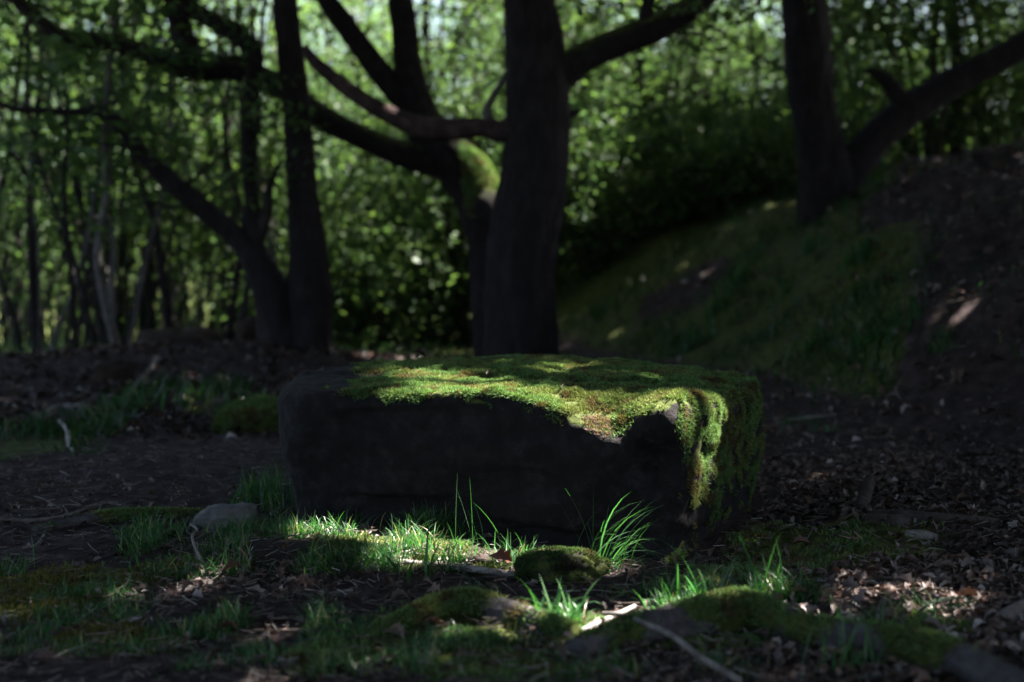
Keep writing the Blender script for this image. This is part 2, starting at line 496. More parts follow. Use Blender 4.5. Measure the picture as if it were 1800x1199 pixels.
# where moss grows on the block
upw = SN[..., 2]
mt = smooth(0.30, 0.62, upw + 0.25 * fbm(x * 9, y * 9, z * 9, 71, 3))
bare_left = smooth(-0.33, -0.42, x + 0.10 * fbm(x * 8, y * 8, 0, 73, 3) + 0.03)
mt = mt * (1 - 0.90 * bare_left)
mt = mt * np.maximum(smooth(0.26, 0.31, z), smooth(0.34, 0.39, x))
def blob(px, py, d, r, nz=0.5, sd=75):
    c = P(px, py, d)
    q = np.sqrt((x - c[0]) ** 2 + (y - c[1]) ** 2 + (z - c[2]) ** 2) / r
    return 1 - smooth(0.6, 1.1, q + nz * fbm(x * 18, y * 18, z * 18, sd, 3))
for a in [(1088, 748, 3.38, 0.028)]:
    mt = mt * (1 - blob(*a))
for a in [(1290, 695, 3.78, 0.075)]:
    mt = mt * (1 - 0.8 * blob(*a))
# hanging curtain of moss on the right-hand face
right = smooth(0.35, 0.75, SN[..., 0]) * smooth(0.375, 0.405, x)
cur = smooth(-0.08, 0.14, fbm(x * 34, y * 34, z * 30, 79, 4) + 0.50 * smooth(0.02, 0.20, z) - 0.24)
mt = np.maximum(mt, right * cur * 0.95)
mt = np.maximum(mt, 0.24 * side * smooth(0.1, 0.4, fbm(x * 14, y * 14, z * 4, 83, 3)) * smooth(0.0, 0.3, z) * smooth(0.36, 0.44, x))
mt = mt * (1 - blob(1140, 800, 3.40, 0.10, 0.1))
cush = 0.008 * smooth(-0.3, 0.6, fbm(x * 19, y * 19, z * 19, 99, 3)) + 0.004 * fbm(x * 50, y * 50, z * 50, 101, 2)
SV = SV + SN * (mt * cush * (1 - 0.6 * side))[..., None]
SN = grid_normals(SV)
if (SN * n0).sum() < 0: SN = -SN
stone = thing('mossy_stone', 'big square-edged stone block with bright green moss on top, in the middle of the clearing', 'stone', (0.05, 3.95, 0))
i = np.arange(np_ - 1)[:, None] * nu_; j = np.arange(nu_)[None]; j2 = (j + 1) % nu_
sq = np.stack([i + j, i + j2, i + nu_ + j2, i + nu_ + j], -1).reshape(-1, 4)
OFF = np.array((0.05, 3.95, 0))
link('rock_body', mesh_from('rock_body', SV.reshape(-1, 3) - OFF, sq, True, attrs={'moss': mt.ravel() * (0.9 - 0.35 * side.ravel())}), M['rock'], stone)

def sprigs(pos, nrm, size, tint, droop=0.0, blades=3):
    """little moss shoots: a few pointed blades each"""
    n = len(pos)
    nrm, a, b = basis(nrm)
    V = np.zeros((n, blades * 3, 3)); ph = rng.random(n) * 6.283
    for k in range(blades):
        t = ph + k * 6.283 / blades + rng.normal(0, 0.4, n)
        out = np.cos(t)[:, None] * a + np.sin(t)[:, None] * b
        lean = rng.uniform(0.25, 1.1, n)[:, None]
        d = nrm + out * lean; d[:, 2] -= droop; d /= np.linalg.norm(d, axis=1)[:, None]
        side_ = np.cross(d, nrm); side_ /= np.linalg.norm(side_, axis=1)[:, None] + 1e-9
        s = (size * rng.uniform(0.6, 1.25, n))[:, None]
        V[:, k * 3] = pos + side_ * s * 0.14
        V[:, k * 3 + 1] = pos - side_ * s * 0.14
        V[:, k * 3 + 2] = pos + d * s
    T = np.arange(n * blades * 3).reshape(-1, 3)
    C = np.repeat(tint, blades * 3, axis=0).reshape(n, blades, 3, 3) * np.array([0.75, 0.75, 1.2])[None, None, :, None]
    return V.reshape(-1, 3), T, C.reshape(-1, 3)

def sample_faces(V, quads, weight, n):
    p = V[quads]
    area = np.linalg.norm(np.cross(p[:, 2] - p[:, 0], p[:, 3] - p[:, 1]), axis=1) / 2
    w = area * weight
    c = np.cumsum(w); c /= c[-1]
    f = np.searchsorted(c, rng.random(n))
    u, v = rng.random((2, n, 1))
    q = p[f]
    pos = (q[:, 0] * (1 - u) + q[:, 1] * u) * (1 - v) + (q[:, 3] * (1 - u) + q[:, 2] * u) * v
    return pos, f

def moss_tints(pos, n):
    k = fbm(pos[:, 0] * 11, pos[:, 1] * 11, pos[:, 2] * 11, 91, 3)[:, None]
    k2 = fbm(pos[:, 0] * 30, pos[:, 1] * 30, pos[:, 2] * 30, 95, 2)[:, None]
    base = np.array([[0.088, 0.145, 0.056]])
    yel = np.array([[0.122, 0.136, 0.056]])
    brn = np.array([[0.080, 0.052, 0.032]])
    c = base + (yel - base) * smooth(-0.2, 0.4, k) 
    c = c + (brn - c) * smooth(0.05, 0.5, k2 + 0.25 * k) * 0.85
    return c * rng.uniform(0.45, 1.45, (n, 1))

mt2 = mt * (0.06 + 0.94 * smooth(-0.42, 0.05, fbm(x * 26, y * 26, z * 26, 103, 3) - 0.06 * side))
w = mt2.reshape(-1)[sq].mean(1); w = np.where(w > 0.10, w, 0) ** 1.4
nrm_f = SN.reshape(-1, 3)[sq].mean(1)
# the far side is out of the picture's reach: thinner there
w = w * np.where(SV.reshape(-1, 3)[sq].mean(1)[:, 1] > 4.45, 0.4, 1)
pos, f = sample_faces(SV.reshape(-1, 3), sq, w, 230000)
nr = nrm_f[f]
sz = np.where(nr[:, 2] > 0.5, 0.0068, 0.0062) * rng.uniform(0.5, 1.6, len(pos))
clump = 0.006 * smooth(-0.1, 0.5, fbm(pos[:, 0] * 22, pos[:, 1] * 22, pos[:, 2] * 22, 97, 2))
pos = pos + nr * (clump * rng.random(len(pos)))[:, None]
tn = moss_tints(pos, len(pos))
pink = np.linalg.norm(pos - P(1050, 735, 3.40), axis=1)
tn = np.where((pink < 0.055)[:, None] & (rng.random((len(pos), 1)) < 0.75), np.array([[0.20, 0.13, 0.115]]) * rng.uniform(0.6, 1.3, (len(pos), 1)), tn)
drp = np.where(nr[:, 2] > 0.5, 0.0, 0.35)
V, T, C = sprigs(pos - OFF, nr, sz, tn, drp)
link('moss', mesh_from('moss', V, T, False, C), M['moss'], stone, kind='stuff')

# little things lying on the block
def leaf_template(curl=0.3, lobes=3):
    """an oak-like dead leaf, about 1 long, curled across and along"""
    t = np.linspace(0, 1, 12)
    w = 0.22 * np.sin(math.pi * np.clip(t, 0.02, 0.98)) ** 0.7 * (1 + 0.32 * np.cos(t * math.pi * 2 * lobes + 0.5))
    w[0] = 0.012; w[-1] = 0.02
    bend = curl * 0.5 * np.sin(t * 2.6 + 0.3)
    mid = np.stack([t - 0.5, 0 * t, bend], -1)
    lf = np.stack([t - 0.5 + 0.05, w, bend + w * curl * 2.4], -1)
    rt = np.stack([t - 0.5 + 0.08, -w * 0.85, bend + w * curl * 1.2], -1)
    V = np.vstack([lf, mid, rt]); q = []
    for k in range(11):
        q += [(k, 12 + k, 13 + k, k + 1), (12 + k, 24 + k, 25 + k, 13 + k)]
    return V, np.array(q)
TEMPL = [leaf_template(c, l) for c, l in ((0.2, 3), (0.35, 2.5), (0.5, 3.5), (0.1, 2), (0.6, 3), (-0.3, 3))]

def euler_mats(n, tilt):
    yaw = rng.random(n) * 6.283; p = rng.normal(0, tilt, n); r = rng.normal(0, tilt, n)
    cy_, sy = np.cos(yaw), np.sin(yaw); cp, sp = np.cos(p), np.sin(p); cr, sr = np.cos(r), np.sin(r)
    Rz = np.zeros((n, 3, 3)); Rz[:, 0, 0] = cy_; Rz[:, 0, 1] = -sy; Rz[:, 1, 0] = sy; Rz[:, 1, 1] = cy_; Rz[:, 2, 2] = 1
    Ry = np.zeros((n, 3, 3)); Ry[:, 0, 0] = cp; Ry[:, 0, 2] = sp; Ry[:, 2, 0] = -sp; Ry[:, 2, 2] = cp; Ry[:, 1, 1] = 1
    Rx = np.zeros((n, 3, 3)); Rx[:, 1, 1] = cr; Rx[:, 1, 2] = -sr; Rx[:, 2, 1] = sr; Rx[:, 2, 2] = cr; Rx[:, 0, 0] = 1
    return Rz @ Ry @ Rx

LITTER_COLS = np.array([(0.075, 0.046, 0.038), (0.12, 0.085, 0.075), (0.17, 0.13, 0.12), (0.25, 0.21, 0.20), (0.10, 0.055, 0.040), (0.06, 0.042, 0.038), (0.32, 0.28, 0.265)])
LITTER_P = np.array([0.32, 0.24, 0.11, 0.03, 0.10, 0.19, 0.01])

# ------------------------------------------------------------------ trees
def px_path(pts, depth, n):
    """photo pixels with widths, and optional own depth, turned into a path and radii at true size"""
    pts = [tuple(p) + ((0.0,) if len(p) == 3 else ()) for p in pts]
    w = np.array([P(p[0], p[1], depth + p[3]) for p in pts])
    r = np.array([p[2] * (depth + p[3]) / FPX / 2 for p in pts])
    c = catmull(np.hstack([w, r[:, None]]), n)
    return c[:, :3], np.maximum(c[:, 3], 0.004)

def limb(name, pts, depth, mat, parent, n=60, segs=20, rough=0.16, ridges=0.035, seed=0):
    p, r = px_path(pts, depth, n)
    V, Q, T = tube_arrays(p, r, segs, rough, 6, seed, ridges)
    b = Bag(); b.add(V - np.array(parent.location), Q, T)
    return link(name, b.mesh(name), mat, parent)

def leaf_cloud(centres, dirs, per, spread, lsize, tint_fn, flat=0.5, seed=0):
    """sprays of leaves: each spray is a flattish fan of leaves along a short twig"""
    n = len(centres)
    N = n * per
    c = np.repeat(centres, per, 0); d = np.repeat(dirs, per, 0)
    d = d / (np.linalg.norm(d, axis=1)[:, None] + 1e-9)
    side_ = np.cross(d, np.array((0, 0, 1.0))); side_ /= np.linalg.norm(side_, axis=1)[:, None] + 1e-9
    t = rng.uniform(-0.5, 0.5, N)[:, None]; s = rng.normal(0, 0.30, N)[:, None]
    pos = c + d * t * spread + side_ * s * spread + rng.normal(0, 0.06, (N, 3)) * spread
    pos[:, 2] -= (np.abs(s[:, 0]) * 0.25 + 0.15 * t[:, 0] ** 2) * spread
    nrm = np.array((0, 0, 1.0)) + rng.normal(0, flat, (N, 3))
    nrm, a, b = basis(nrm)
    ang = rng.random(N) * 6.283
    u = np.cos(ang)[:, None] * a + np.sin(ang)[:, None] * b
    v = np.cross(nrm, u)
    L = (lsize * rng.uniform(0.5, 1.5, N))[:, None]
    V = np.zeros((N, 4, 3))
    V[:, 0] = pos - u * L * 0.5
    V[:, 1] = pos + v * L * 0.30 + nrm * L * 0.07
    V[:, 2] = pos + u * L * 0.55 - nrm * L * 0.05
    V[:, 3] = pos - v * L * 0.30 + nrm * L * 0.07
    Q = np.arange(N * 4).reshape(-1, 4)
    C = np.repeat(tint_fn(pos, N, np.repeat(rng.random(n), per)), 4, 0)
    return V.reshape(-1, 3), Q, C, pos

def green(pos, N, clump):
    base = np.array([[0.050, 0.086, 0.034]]); lite = np.array([[0.086, 0.132, 0.042]]); cool = np.array([[0.042, 0.076, 0.044]])
    k = clump[:, None]
    c = np.where(k < 0.5, cool + (base - cool) * k * 2, base + (lite - base) * (k - 0.5) * 2)
    return c * rng.uniform(0.75, 1.25, (N, 1))

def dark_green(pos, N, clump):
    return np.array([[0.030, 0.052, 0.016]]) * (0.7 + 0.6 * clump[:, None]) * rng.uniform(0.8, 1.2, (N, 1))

# --- sunlit places: leaves overhead are cut away along these lines so sun lands there
SD = np.array(SUN)
su = np.cross(SD, (0, 0, 1.0)); su /= np.linalg.norm(su); sv = np.cross(SD, su)
def sunplane(p):
    p = np.asarray(p, float).reshape(-1, 3)
    return np.stack([p @ su, p @ sv], -1)
GAPS = []                                        # (from, to, radius, share of leaves missing)
def gap(a, b, r, k=1.0):
    GAPS.append((sunplane(a)[0], sunplane(b)[0], r, k))
def leaf_keep(pos):
    q = sunplane(pos)
    keep = np.ones(len(q))
    for a, b, r, k in GAPS:
        r = r + 0.05                             # leaves reach past their own centres
        ab = b - a; L2 = max((ab @ ab), 1e-9)
        t = np.clip((q - a) @ ab / L2, 0, 1)
        d = np.linalg.norm(q - (a + t[:, None] * ab), axis=1)
        keep = np.where(d < r, np.minimum(keep, 1 - k), keep)
    return rng.random(len(q)) < keep
def Ptop(px, py):
    d = (ZC - 0.37) / ((py - 470) / FPX)
    return P(px, py, min(max(d, 3.3), 4.6))
gap(Ptop(770, 672), Ptop(960, 690), 0.075)
gap(Ptop(960, 690), Ptop(1170, 705), 0.085)
gap(P(1090, 735, 3.4), P(1195, 715, 3.42), 0.05)
gap(Ptop(900, 652), Ptop(1020, 660), 0.07, 0.85)
gap(Ptop(680, 660), Ptop(770, 665), 0.05, 0.9)
gap(P(1225, 712, 3.48), P(1245, 768, 3.54), 0.05, 1.0)
gap(P(720, 682, 3.55), P(1000, 706, 3.41), 0.03)
gap(Ptop(700, 655), Ptop(1120, 665), 0.16, 0.72)
gap(Ptop(1150, 680), Ptop(1300, 690), 0.12, 0.35)
gap(G(560, 945), G(830, 950), 0.085, 0.85)
gap(G(700, 985), G(850, 985), 0.045)
gap(G(350, 1022), G(520, 1018), 0.05, 0.85)
gap(G(20, 1040), G(480, 1080), 0.14, 0.72)
gap(G(60, 1150), G(500, 1170), 0.12, 0.68)
gap(G(560, 1110), G(980, 1140), 0.12, 0.62)
gap(G(1100, 1160), G(1650, 1180), 0.10, 0.7)
gap(G(330, 960), G(470, 950), 0.05, 0.7)
gap(P(1065, 990, 3.26), P(1120, 955, 3.26), 0.012)
gap(G(1230, 1050), G(1330, 1050), 0.05, 0.75)
gap(G(1130, 1100), G(1230, 1110), 0.05, 0.8)
gap(G(1000, 1110), G(1110, 1085), 0.05, 1.0)
gap(G(640, 1110), G(800, 1110), 0.10, 0.6)
gap(G(230, 1170), G(150, 1170), 0.06, 0.6)
gap(G(1540, 1040), G(1780, 1070), 0.12, 0.8)
gap(G(1590, 960), G(1360, 950), 0.06, 0.6)
gap(P(825, 275, 9.25), P(876, 374, 9.1), 0.13)
gap(P(415, 742, 6.3), P(485, 705, 6.3), 0.04)
gap(G(300, 720), G(340, 700), 0.10, 0.8)
gap(G(1680, 552), G(1700, 525), 0.06, 0.9)
gap(G(1600, 860), G(1400, 840), 0.10, 0.5)
gap(G(1450, 735), G(1400, 740), 0.10, 0.6)
gap(P(180, 380, 9.5), P(175, 520, 9.5), 0.10, 0.5)
gap(P(600, 160, 8), P(680, 200, 8), 0.06, 0.7)
gap(G(1150, 1105), G(1340, 1085), 0.06, 0.9)
gap(G(1400, 1100), G(1700, 1180), 0.07, 0.65)
gap(G(640, 1150), G(960, 1150), 0.09, 0.75)
gap(G(1330, 1150), G(1500, 1180), 0.05, 0.7)
gap(G(850, 1085), G(980, 1095), 0.05, 0.8)

gap(P(560, 320, 12.5), P(790, 330, 12.5), 0.6, 0.8)
gap(P(590, 440, 12), P(830, 440, 12), 0.7, 0.85)
gap(P(30, 400, 13), P(460, 380, 13), 1.2, 0.7)
gap(P(1060, 260, 14.5), P(1370, 190, 14.5), 1.1, 0.75)

def canopy(name, parent, centre, rad, zlo, zhi, n, lsize=0.15, thr=-0.22):
    """the high leaf layer of a tree, uneven, with leaves cut out where sun should fall below"""
    th = rng.random(n) * 6.283; rr = np.sqrt(rng.random(n)) * rad
    c = np.stack([centre[0] + rr * np.cos(th), centre[1] + rr * np.sin(th), rng.uniform(zlo, zhi, n)], -1)
    c[:, 2] += 0.06 * (rad - rr)
    k = fbm(c[:, 0] * 0.6, c[:, 1] * 0.6, c[:, 2] * 0.6, 201, 3)
    c = c[k > thr]
    d = c - np.array((centre[0], centre[1], zlo)); d[:, 2] *= 0.2
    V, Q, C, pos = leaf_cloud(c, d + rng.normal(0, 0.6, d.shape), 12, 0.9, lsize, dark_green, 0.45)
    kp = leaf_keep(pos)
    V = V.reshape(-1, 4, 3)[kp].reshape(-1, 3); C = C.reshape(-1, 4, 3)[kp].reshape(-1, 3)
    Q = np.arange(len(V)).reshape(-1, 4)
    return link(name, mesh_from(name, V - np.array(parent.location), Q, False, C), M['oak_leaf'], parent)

def base_at(px, py, d):
    p = P(px, py, d)
    return (float(p[0]), float(d), float(height(p[0], d)))

# A: the dark oak straight behind the block
dA = 8.0
tA = thing('oak_tree', 'thick dark oak trunk standing directly behind the mossy stone', 'tree', base_at(915, 680, dA))
limb('trunk', [(915, 720, 190), (916, 690, 160), (916, 640, 134), (916, 560, 121), (915, 480, 119), (922, 400, 121), (938, 320, 112), (944, 240, 108), (944, 150, 106), (938, 70, 98), (930, 0, 88), (924, -150, 84), (930, -500, 74), (925, -900, 60), (935, -1500, 30)], dA, M['bark'], tA, 170, 56, 0.10, 0.05, 1)
limb('branch', [(965, 140, 70), (1000, 118, 58), (1050, 90, 50), (1110, 66, 48), (1150, 52, 46), (1195, 27, 42), (1240, -8, 38), (1330, -90, 32), (1450, -230, 24), (1600, -420, 14)], dA, M['mossy_bark'], tA, 60, 20, 0.14, 0.04, 2)
limb('branch', [(1128, 60, 26), (1136, 30, 24), (1140, 0, 22), (1150, -80, 16), (1140, -180, 8)], dA, M['bark'], tA, 24, 12, 0.14, 0.04, 3)
limb('branch', [(930, 225, 44), (885, 230, 40), (845, 224, 33), (800, 226, 34), (755, 227, 36), (710, 213, 33), (660, 190, 30), (615, 160, 28), (575, 128, 25), (548, 103, 20), (535, 80, 10)], dA, M['red_bark'], tA, 70, 18, 0.18, 0.06, 4)
limb('snag', [(870, 222, 16), (858, 205, 15), (855, 192, 13), (866, 172, 11), (880, 148, 9), (892, 120, 5)], dA, M['pale_bark'], tA, 24, 10, 0.18, 0.05, 5)
limb('snag', [(985, 205, 20), (1005, 200, 14), (1022, 194, 6)], dA, M['bark'], tA, 12, 8, 0.15, 0.05, 6)
canopy('crown', tA, (0.3, 6.4), 6.0, 4.6, 7.0, 7000)

# B: the mossy bent tree whose long boughs cross the upper left
dB = 9.3
tB = thing('bent_mossy_tree', 'leaning mossy tree behind the oak trunk, long low boughs reaching left', 'tree', base_at(880, 660, dB))
limb('trunk', [(895, 690, 120), (885, 640, 96), (873, 560, 86), (866, 470, 80), (858, 410, 78), (846, 360, 80), (828, 318, 86), (803, 284, 92), (772, 258, 86), (745, 215, 66), (728, 160, 52), (716, 105, 47), (711, 50, 45), (703, 0, 42), (696, -100, 38), (700, -300, 30), (690, -600, 18)], dB, M['mossy_bark'], tB, 150, 40, 0.16, 0.05, 11)
limb('branch', [(815, 290, 84), (770, 279, 66), (735, 275, 54), (690, 265, 46), (625, 236, 42), (562, 203, 42), (505, 163, 42), (450, 132, 38), (400, 122, 36), (345, 124, 34), (270, 98, 32), (200, 76, 30), (130, 70, 28), (80, 46, 27), (30, 0, 24), (-30, -70, 18), (-90, -160, 8)], dB, M['mossy_bark'], tB, 120, 22, 0.18, 0.05, 12)
limb('branch', [(752, 225, 56), (725, 190, 46), (695, 160, 42), (655, 110, 39), (612, 52, 37), (575, 0, 34), (540, -70, 30), (500, -200, 20), (470, -350, 8)], dB, M['bark'], tB, 60, 20, 0.16, 0.05, 13)
limb('branch', [(352, 132, 30), (340, 100, 34), (322, 60, 38), (308, 0, 38), (296, -90, 34), (300, -250, 22), (290, -400, 8)], dB, M['bark'], tB, 40, 18, 0.16, 0.05, 14)
limb('snag', [(842, 385, 60), (852, 372, 58), (860, 352, 50), (864, 335, 36)], dB - 0.12, M['mossy_bark'], tB, 20, 16, 0.2, 0.05, 15)
def bark_moss(trunk, parent, x0, x1, y0, y1, n_, size):
    me = trunk.data
    co = np.zeros(len(me.vertices) * 3, np.float32); me.vertices.foreach_get('co', co); co = co.reshape(-1, 3).astype(float)
    Q = np.array([p.vertices[:] for p in me.polygons if len(p.vertices) == 4])
    off = np.array(parent.location)
    c_ = co[Q].mean(1) + off
    nq = np.cross(co[Q[:, 1]] - co[Q[:, 0]], co[Q[:, 3]] - co[Q[:, 0]])
    px, py, _ = to_px(c_)
    k = fbm(c_[:, 0] * 9, c_[:, 1] * 9, c_[:, 2] * 9, 211, 3)
    w_ = smooth(x0 - 8, x0 + 8, px + 14 * k) * smooth(x1 + 8, x1 - 8, px) * smooth(y0 - 15, y0 + 15, py + 30 * k) * smooth(y1 + 5, y1 - 5, py + 10 * k) * (px > np.interp(py, [y0, y1], [x0, x0 + 18])) + 1e-9
    pos, fi = sample_faces(co, Q, w_, n_)
    axis_ = np.array([co[i * 40:(i + 1) * 40].mean(0) for i in range(len(co) // 40)])
    nr_ = nq[fi]
    near_ = axis_[np.argmin(((pos[:, None, ::2] - axis_[None, ::4, ::2]) ** 2).sum(-1), 1) * 4]
    nr_ = np.where(((pos - near_) * nr_).sum(1, keepdims=True) < 0, -nr_, nr_)
    V2, T2, C2 = sprigs(pos, nr_, size * rng.uniform(0.5, 1.4, len(pos)), moss_tints(pos, len(pos)) * 1.1, 0.5)
    link('moss', mesh_from('moss', V2, T2, False, C2), M['moss'], parent, kind='stuff')
bark_moss([c for c in tB.children if c.name.startswith('trunk')][0], tB, 806, 900, 262, 378, 17000, 0.024)
canopy('crown', tB, (-1.6, 9.6), 3.2, 4.8, 7.2, 1300)

# C: the two-stemmed dark tree left of the block
dC = 8.9
tC = thing('forked_tree', 'dark tree with one upright and one left-leaning stem, left of the stone', 'tree', base_at(535, 650, dC))
limb('trunk', [(545, 700, 125), (544, 640, 104), (543, 590, 88), (545, 520, 80), (541, 440, 63), (533, 350, 54), (527, 260, 49), (520, 170, 48), (510, 90, 46), (500, 0, 43), (492, -120, 40), (500, -400, 30), (495, -800, 16)], dC, M['bark'], tC, 130, 36, 0.14, 0.05, 21)
limb('stem', [(525, 690, 110), (512, 640, 98), (500, 590, 86), (482, 525, 68), (454, 465, 52), (418, 418, 39), (380, 385, 36), (338, 352, 34), (290, 310, 31), (250, 270, 29), (217, 226, 26), (180, 199, 18), (115, 195, 13), (30, 192, 11), (-40, 170, 6)], dC, M['bark'], tC, 100, 24, 0.16, 0.05, 22)
limb('stem', [(484, 560, 40), (462, 480, 32), (446, 400, 27), (441, 330, 23), (436, 250, 22), (436, 180, 24), (448, 120, 30), (440, 82, 34), (400, 50, 34), (335, 16, 30), (285, -20, 26), (220, -90, 16), (150, -180, 7)], dC, M['bark'], tC, 80, 20, 0.16, 0.05, 23)
limb('branch', [(447, 425, 30), (466, 380, 22), (474, 330, 14), (490, 290, 8)], dC, M['thin_bark'], tC, 24, 12, 0.16, 0.05, 24)
canopy('crown', tC, (-4.2, 6.4), 4.2, 4.4, 7.0, 2600)

def leafy_twigs(parent, pts, depth, count, L0=0.55, down=0.1, lsize=0.055, per=12):
    p, r = px_path(pts, depth, 80)
    off = np.array(parent.location); cs = []; ds = []
    for k in range(count):
        i_ = int(rng.uniform(6, 79)); a = rng.random() * 6.283
        d = np.array((math.cos(a), math.sin(a), rng.normal(-down + 0.25, 0.4))); L = L0 * rng.uniform(0.5, 1.4)
        q = catmull([p[i_], p[i_] + d * L * 0.3 + rng.normal(0, 0.03, 3), p[i_] + d * L * 0.65 + rng.normal(0, 0.05, 3), p[i_] + d * L + (0, 0, -0.08)], 14)
        V, Q, T = tube_arrays(q - off, np.linspace(min(0.011, r[i_] * 0.5), 0.002, 14), 6, 0.2, 20, k)
        b = Bag(); b.add(V, Q, T); link('twig', b.mesh('twig'), M['bark'], parent)
        for f in (7, 9, 11, 13):
            cs.append(q[f] + rng.normal(0, 0.04, 3)); ds.append(d + rng.normal(0, 0.5, 3) * (1, 1, 0.2))
    V, Q, C, _ = leaf_cloud(np.array(cs), np.array(ds), per, 0.30, lsize, green, 0.5)
    link('leaf_sprays', mesh_from('leaf_sprays', V - off, Q, False, C), M['leaf'], parent, kind='stuff')
leafy_twigs(tB, [(560, 203, 42), (505, 163, 42), (450, 132, 38), (400, 122, 36), (345, 124, 34), (270, 98, 32), (200, 76, 30), (130, 70, 28), (80, 46, 27), (30, 0, 24), (-30, -70, 18)], dB, 15)
leafy_twigs(tC, [(380, 385, 36), (338, 352, 34), (290, 310, 31), (250, 270, 29), (217, 226, 26), (180, 199, 18), (115, 195, 13), (30, 192, 11), (-40, 170, 6)], dC, 12)
leafy_twigs(tC, [(440, 260, 22), (436, 180, 24), (448, 120, 30), (440, 82, 34), (400, 50, 34), (335, 16, 30), (285, -20, 26)], dC, 10)
leafy_twigs(tA, [(1110, 66, 48), (1150, 52, 46), (1195, 27, 42), (1240, -8, 38), (1330, -90, 32)], dA, 8)

# D: the tree on the bank at the right
dD = 10.2
tD = thing('bank_tree', 'dark tree forking near its foot on top of the right bank', 'tree', base_at(1455, 345, dD))
limb('trunk', [(1462, 400, 120), (1456, 345, 100), (1452, 305, 92), (1443, 250, 80), (1431, 190, 76), (1424, 130, 80), (1421, 90, 80), (1417, 40, 78), (1414, 0, 76), (1408, -120, 70), (1420, -400, 58), (1410, -800, 40), (1420, -1200, 16)], dD, M['bark'], tD, 120, 36, 0.15, 0.05, 31)
limb('branch', [(1462, 340, 78), (1490, 302, 64), (1520, 268, 58), (1548, 236, 56), (1585, 203, 58), (1625, 176, 54), (1690, 137, 48), (1760, 102, 46), (1830, 62, 40), (1920, -10, 30), (2050, -120, 16)], dD, M['bark'], tD, 70, 22, 0.15, 0.05, 32)
limb('snag', [(1598, 196, 44), (1580, 172, 36), (1565, 150, 28), (1548, 134, 22), (1530, 126, 14), (1518, 127, 6)], dD, M['bark'], tD, 30, 14, 0.15, 0.05, 33)
canopy('crown', tD, (5.2, 9.6), 6.6, 4.6, 7.4, 9000, thr=-0.5)

# unseen trees added around the clearing, their crowns shading it from sun and sky
def shade_tree(label, x_, y_, rad, cen, n, hgt=8.0):
    z_ = float(height(x_, y_))
    t = thing('oak_tree', label, 'tree', (x_, y_, z_))
    pth = catmull([(0, 0, -0.2), (0.05, 0.02, 1.0), (-0.05, 0.1, 3.0), (0.1, 0.0, 5.0), (0.0, 0.1, hgt)], 70)
    rad_ = np.interp(np.linspace(0, 1, 70), [0, 0.06, 0.2, 1], [0.30, 0.22, 0.18, 0.05])
    V, Q, T = tube_arrays(pth, rad_, 28, 0.12, 6, int(x_ * 10) % 50, 0.05)
    b = Bag(); b.add(V, Q, T); link('trunk', b.mesh('trunk'), M['bark'], t)
    for k in range(5):
        a = k * 1.26 + x_; h0 = 2.6 + k * 0.7
        q = catmull([(0, 0, h0), (0.9 * math.cos(a), 0.9 * math.sin(a), h0 + 0.6), (2.4 * math.cos(a + 0.2), 2.4 * math.sin(a + 0.2), h0 + 1.4), (3.6 * math.cos(a), 3.6 * math.sin(a), h0 + 2.2)], 26)
        V, Q, T = tube_arrays(q, np.linspace(0.09, 0.015, 26), 12, 0.15, 6, k, 0.04)
        b = Bag(); b.add(V, Q, T); link('branch', b.mesh('branch'), M['bark'], t)
    canopy('crown', t, cen, rad, 4.3, 7.2, n)
    return t
shade_tree('unseen oak right of the clearing, added to shade the dead leaves', 6.2, 4.0, 5.2, (6.0, 3.4), 6400)
shade_tree('unseen oak left of the clearing, added to shade the dark path', -5.4, 3.0, 5.0, (-4.6, 2.6), 3600)
shade_tree('unseen oak behind the camera, added to shade the mossy roots', 1.0, -3.2, 5.2, (1.2, -1.2), 4600)
shade_tree('unseen oak added on the far right flank of the leafy bank', 9.5, 9.5, 5.0, (8.8, 9.0), 2600)

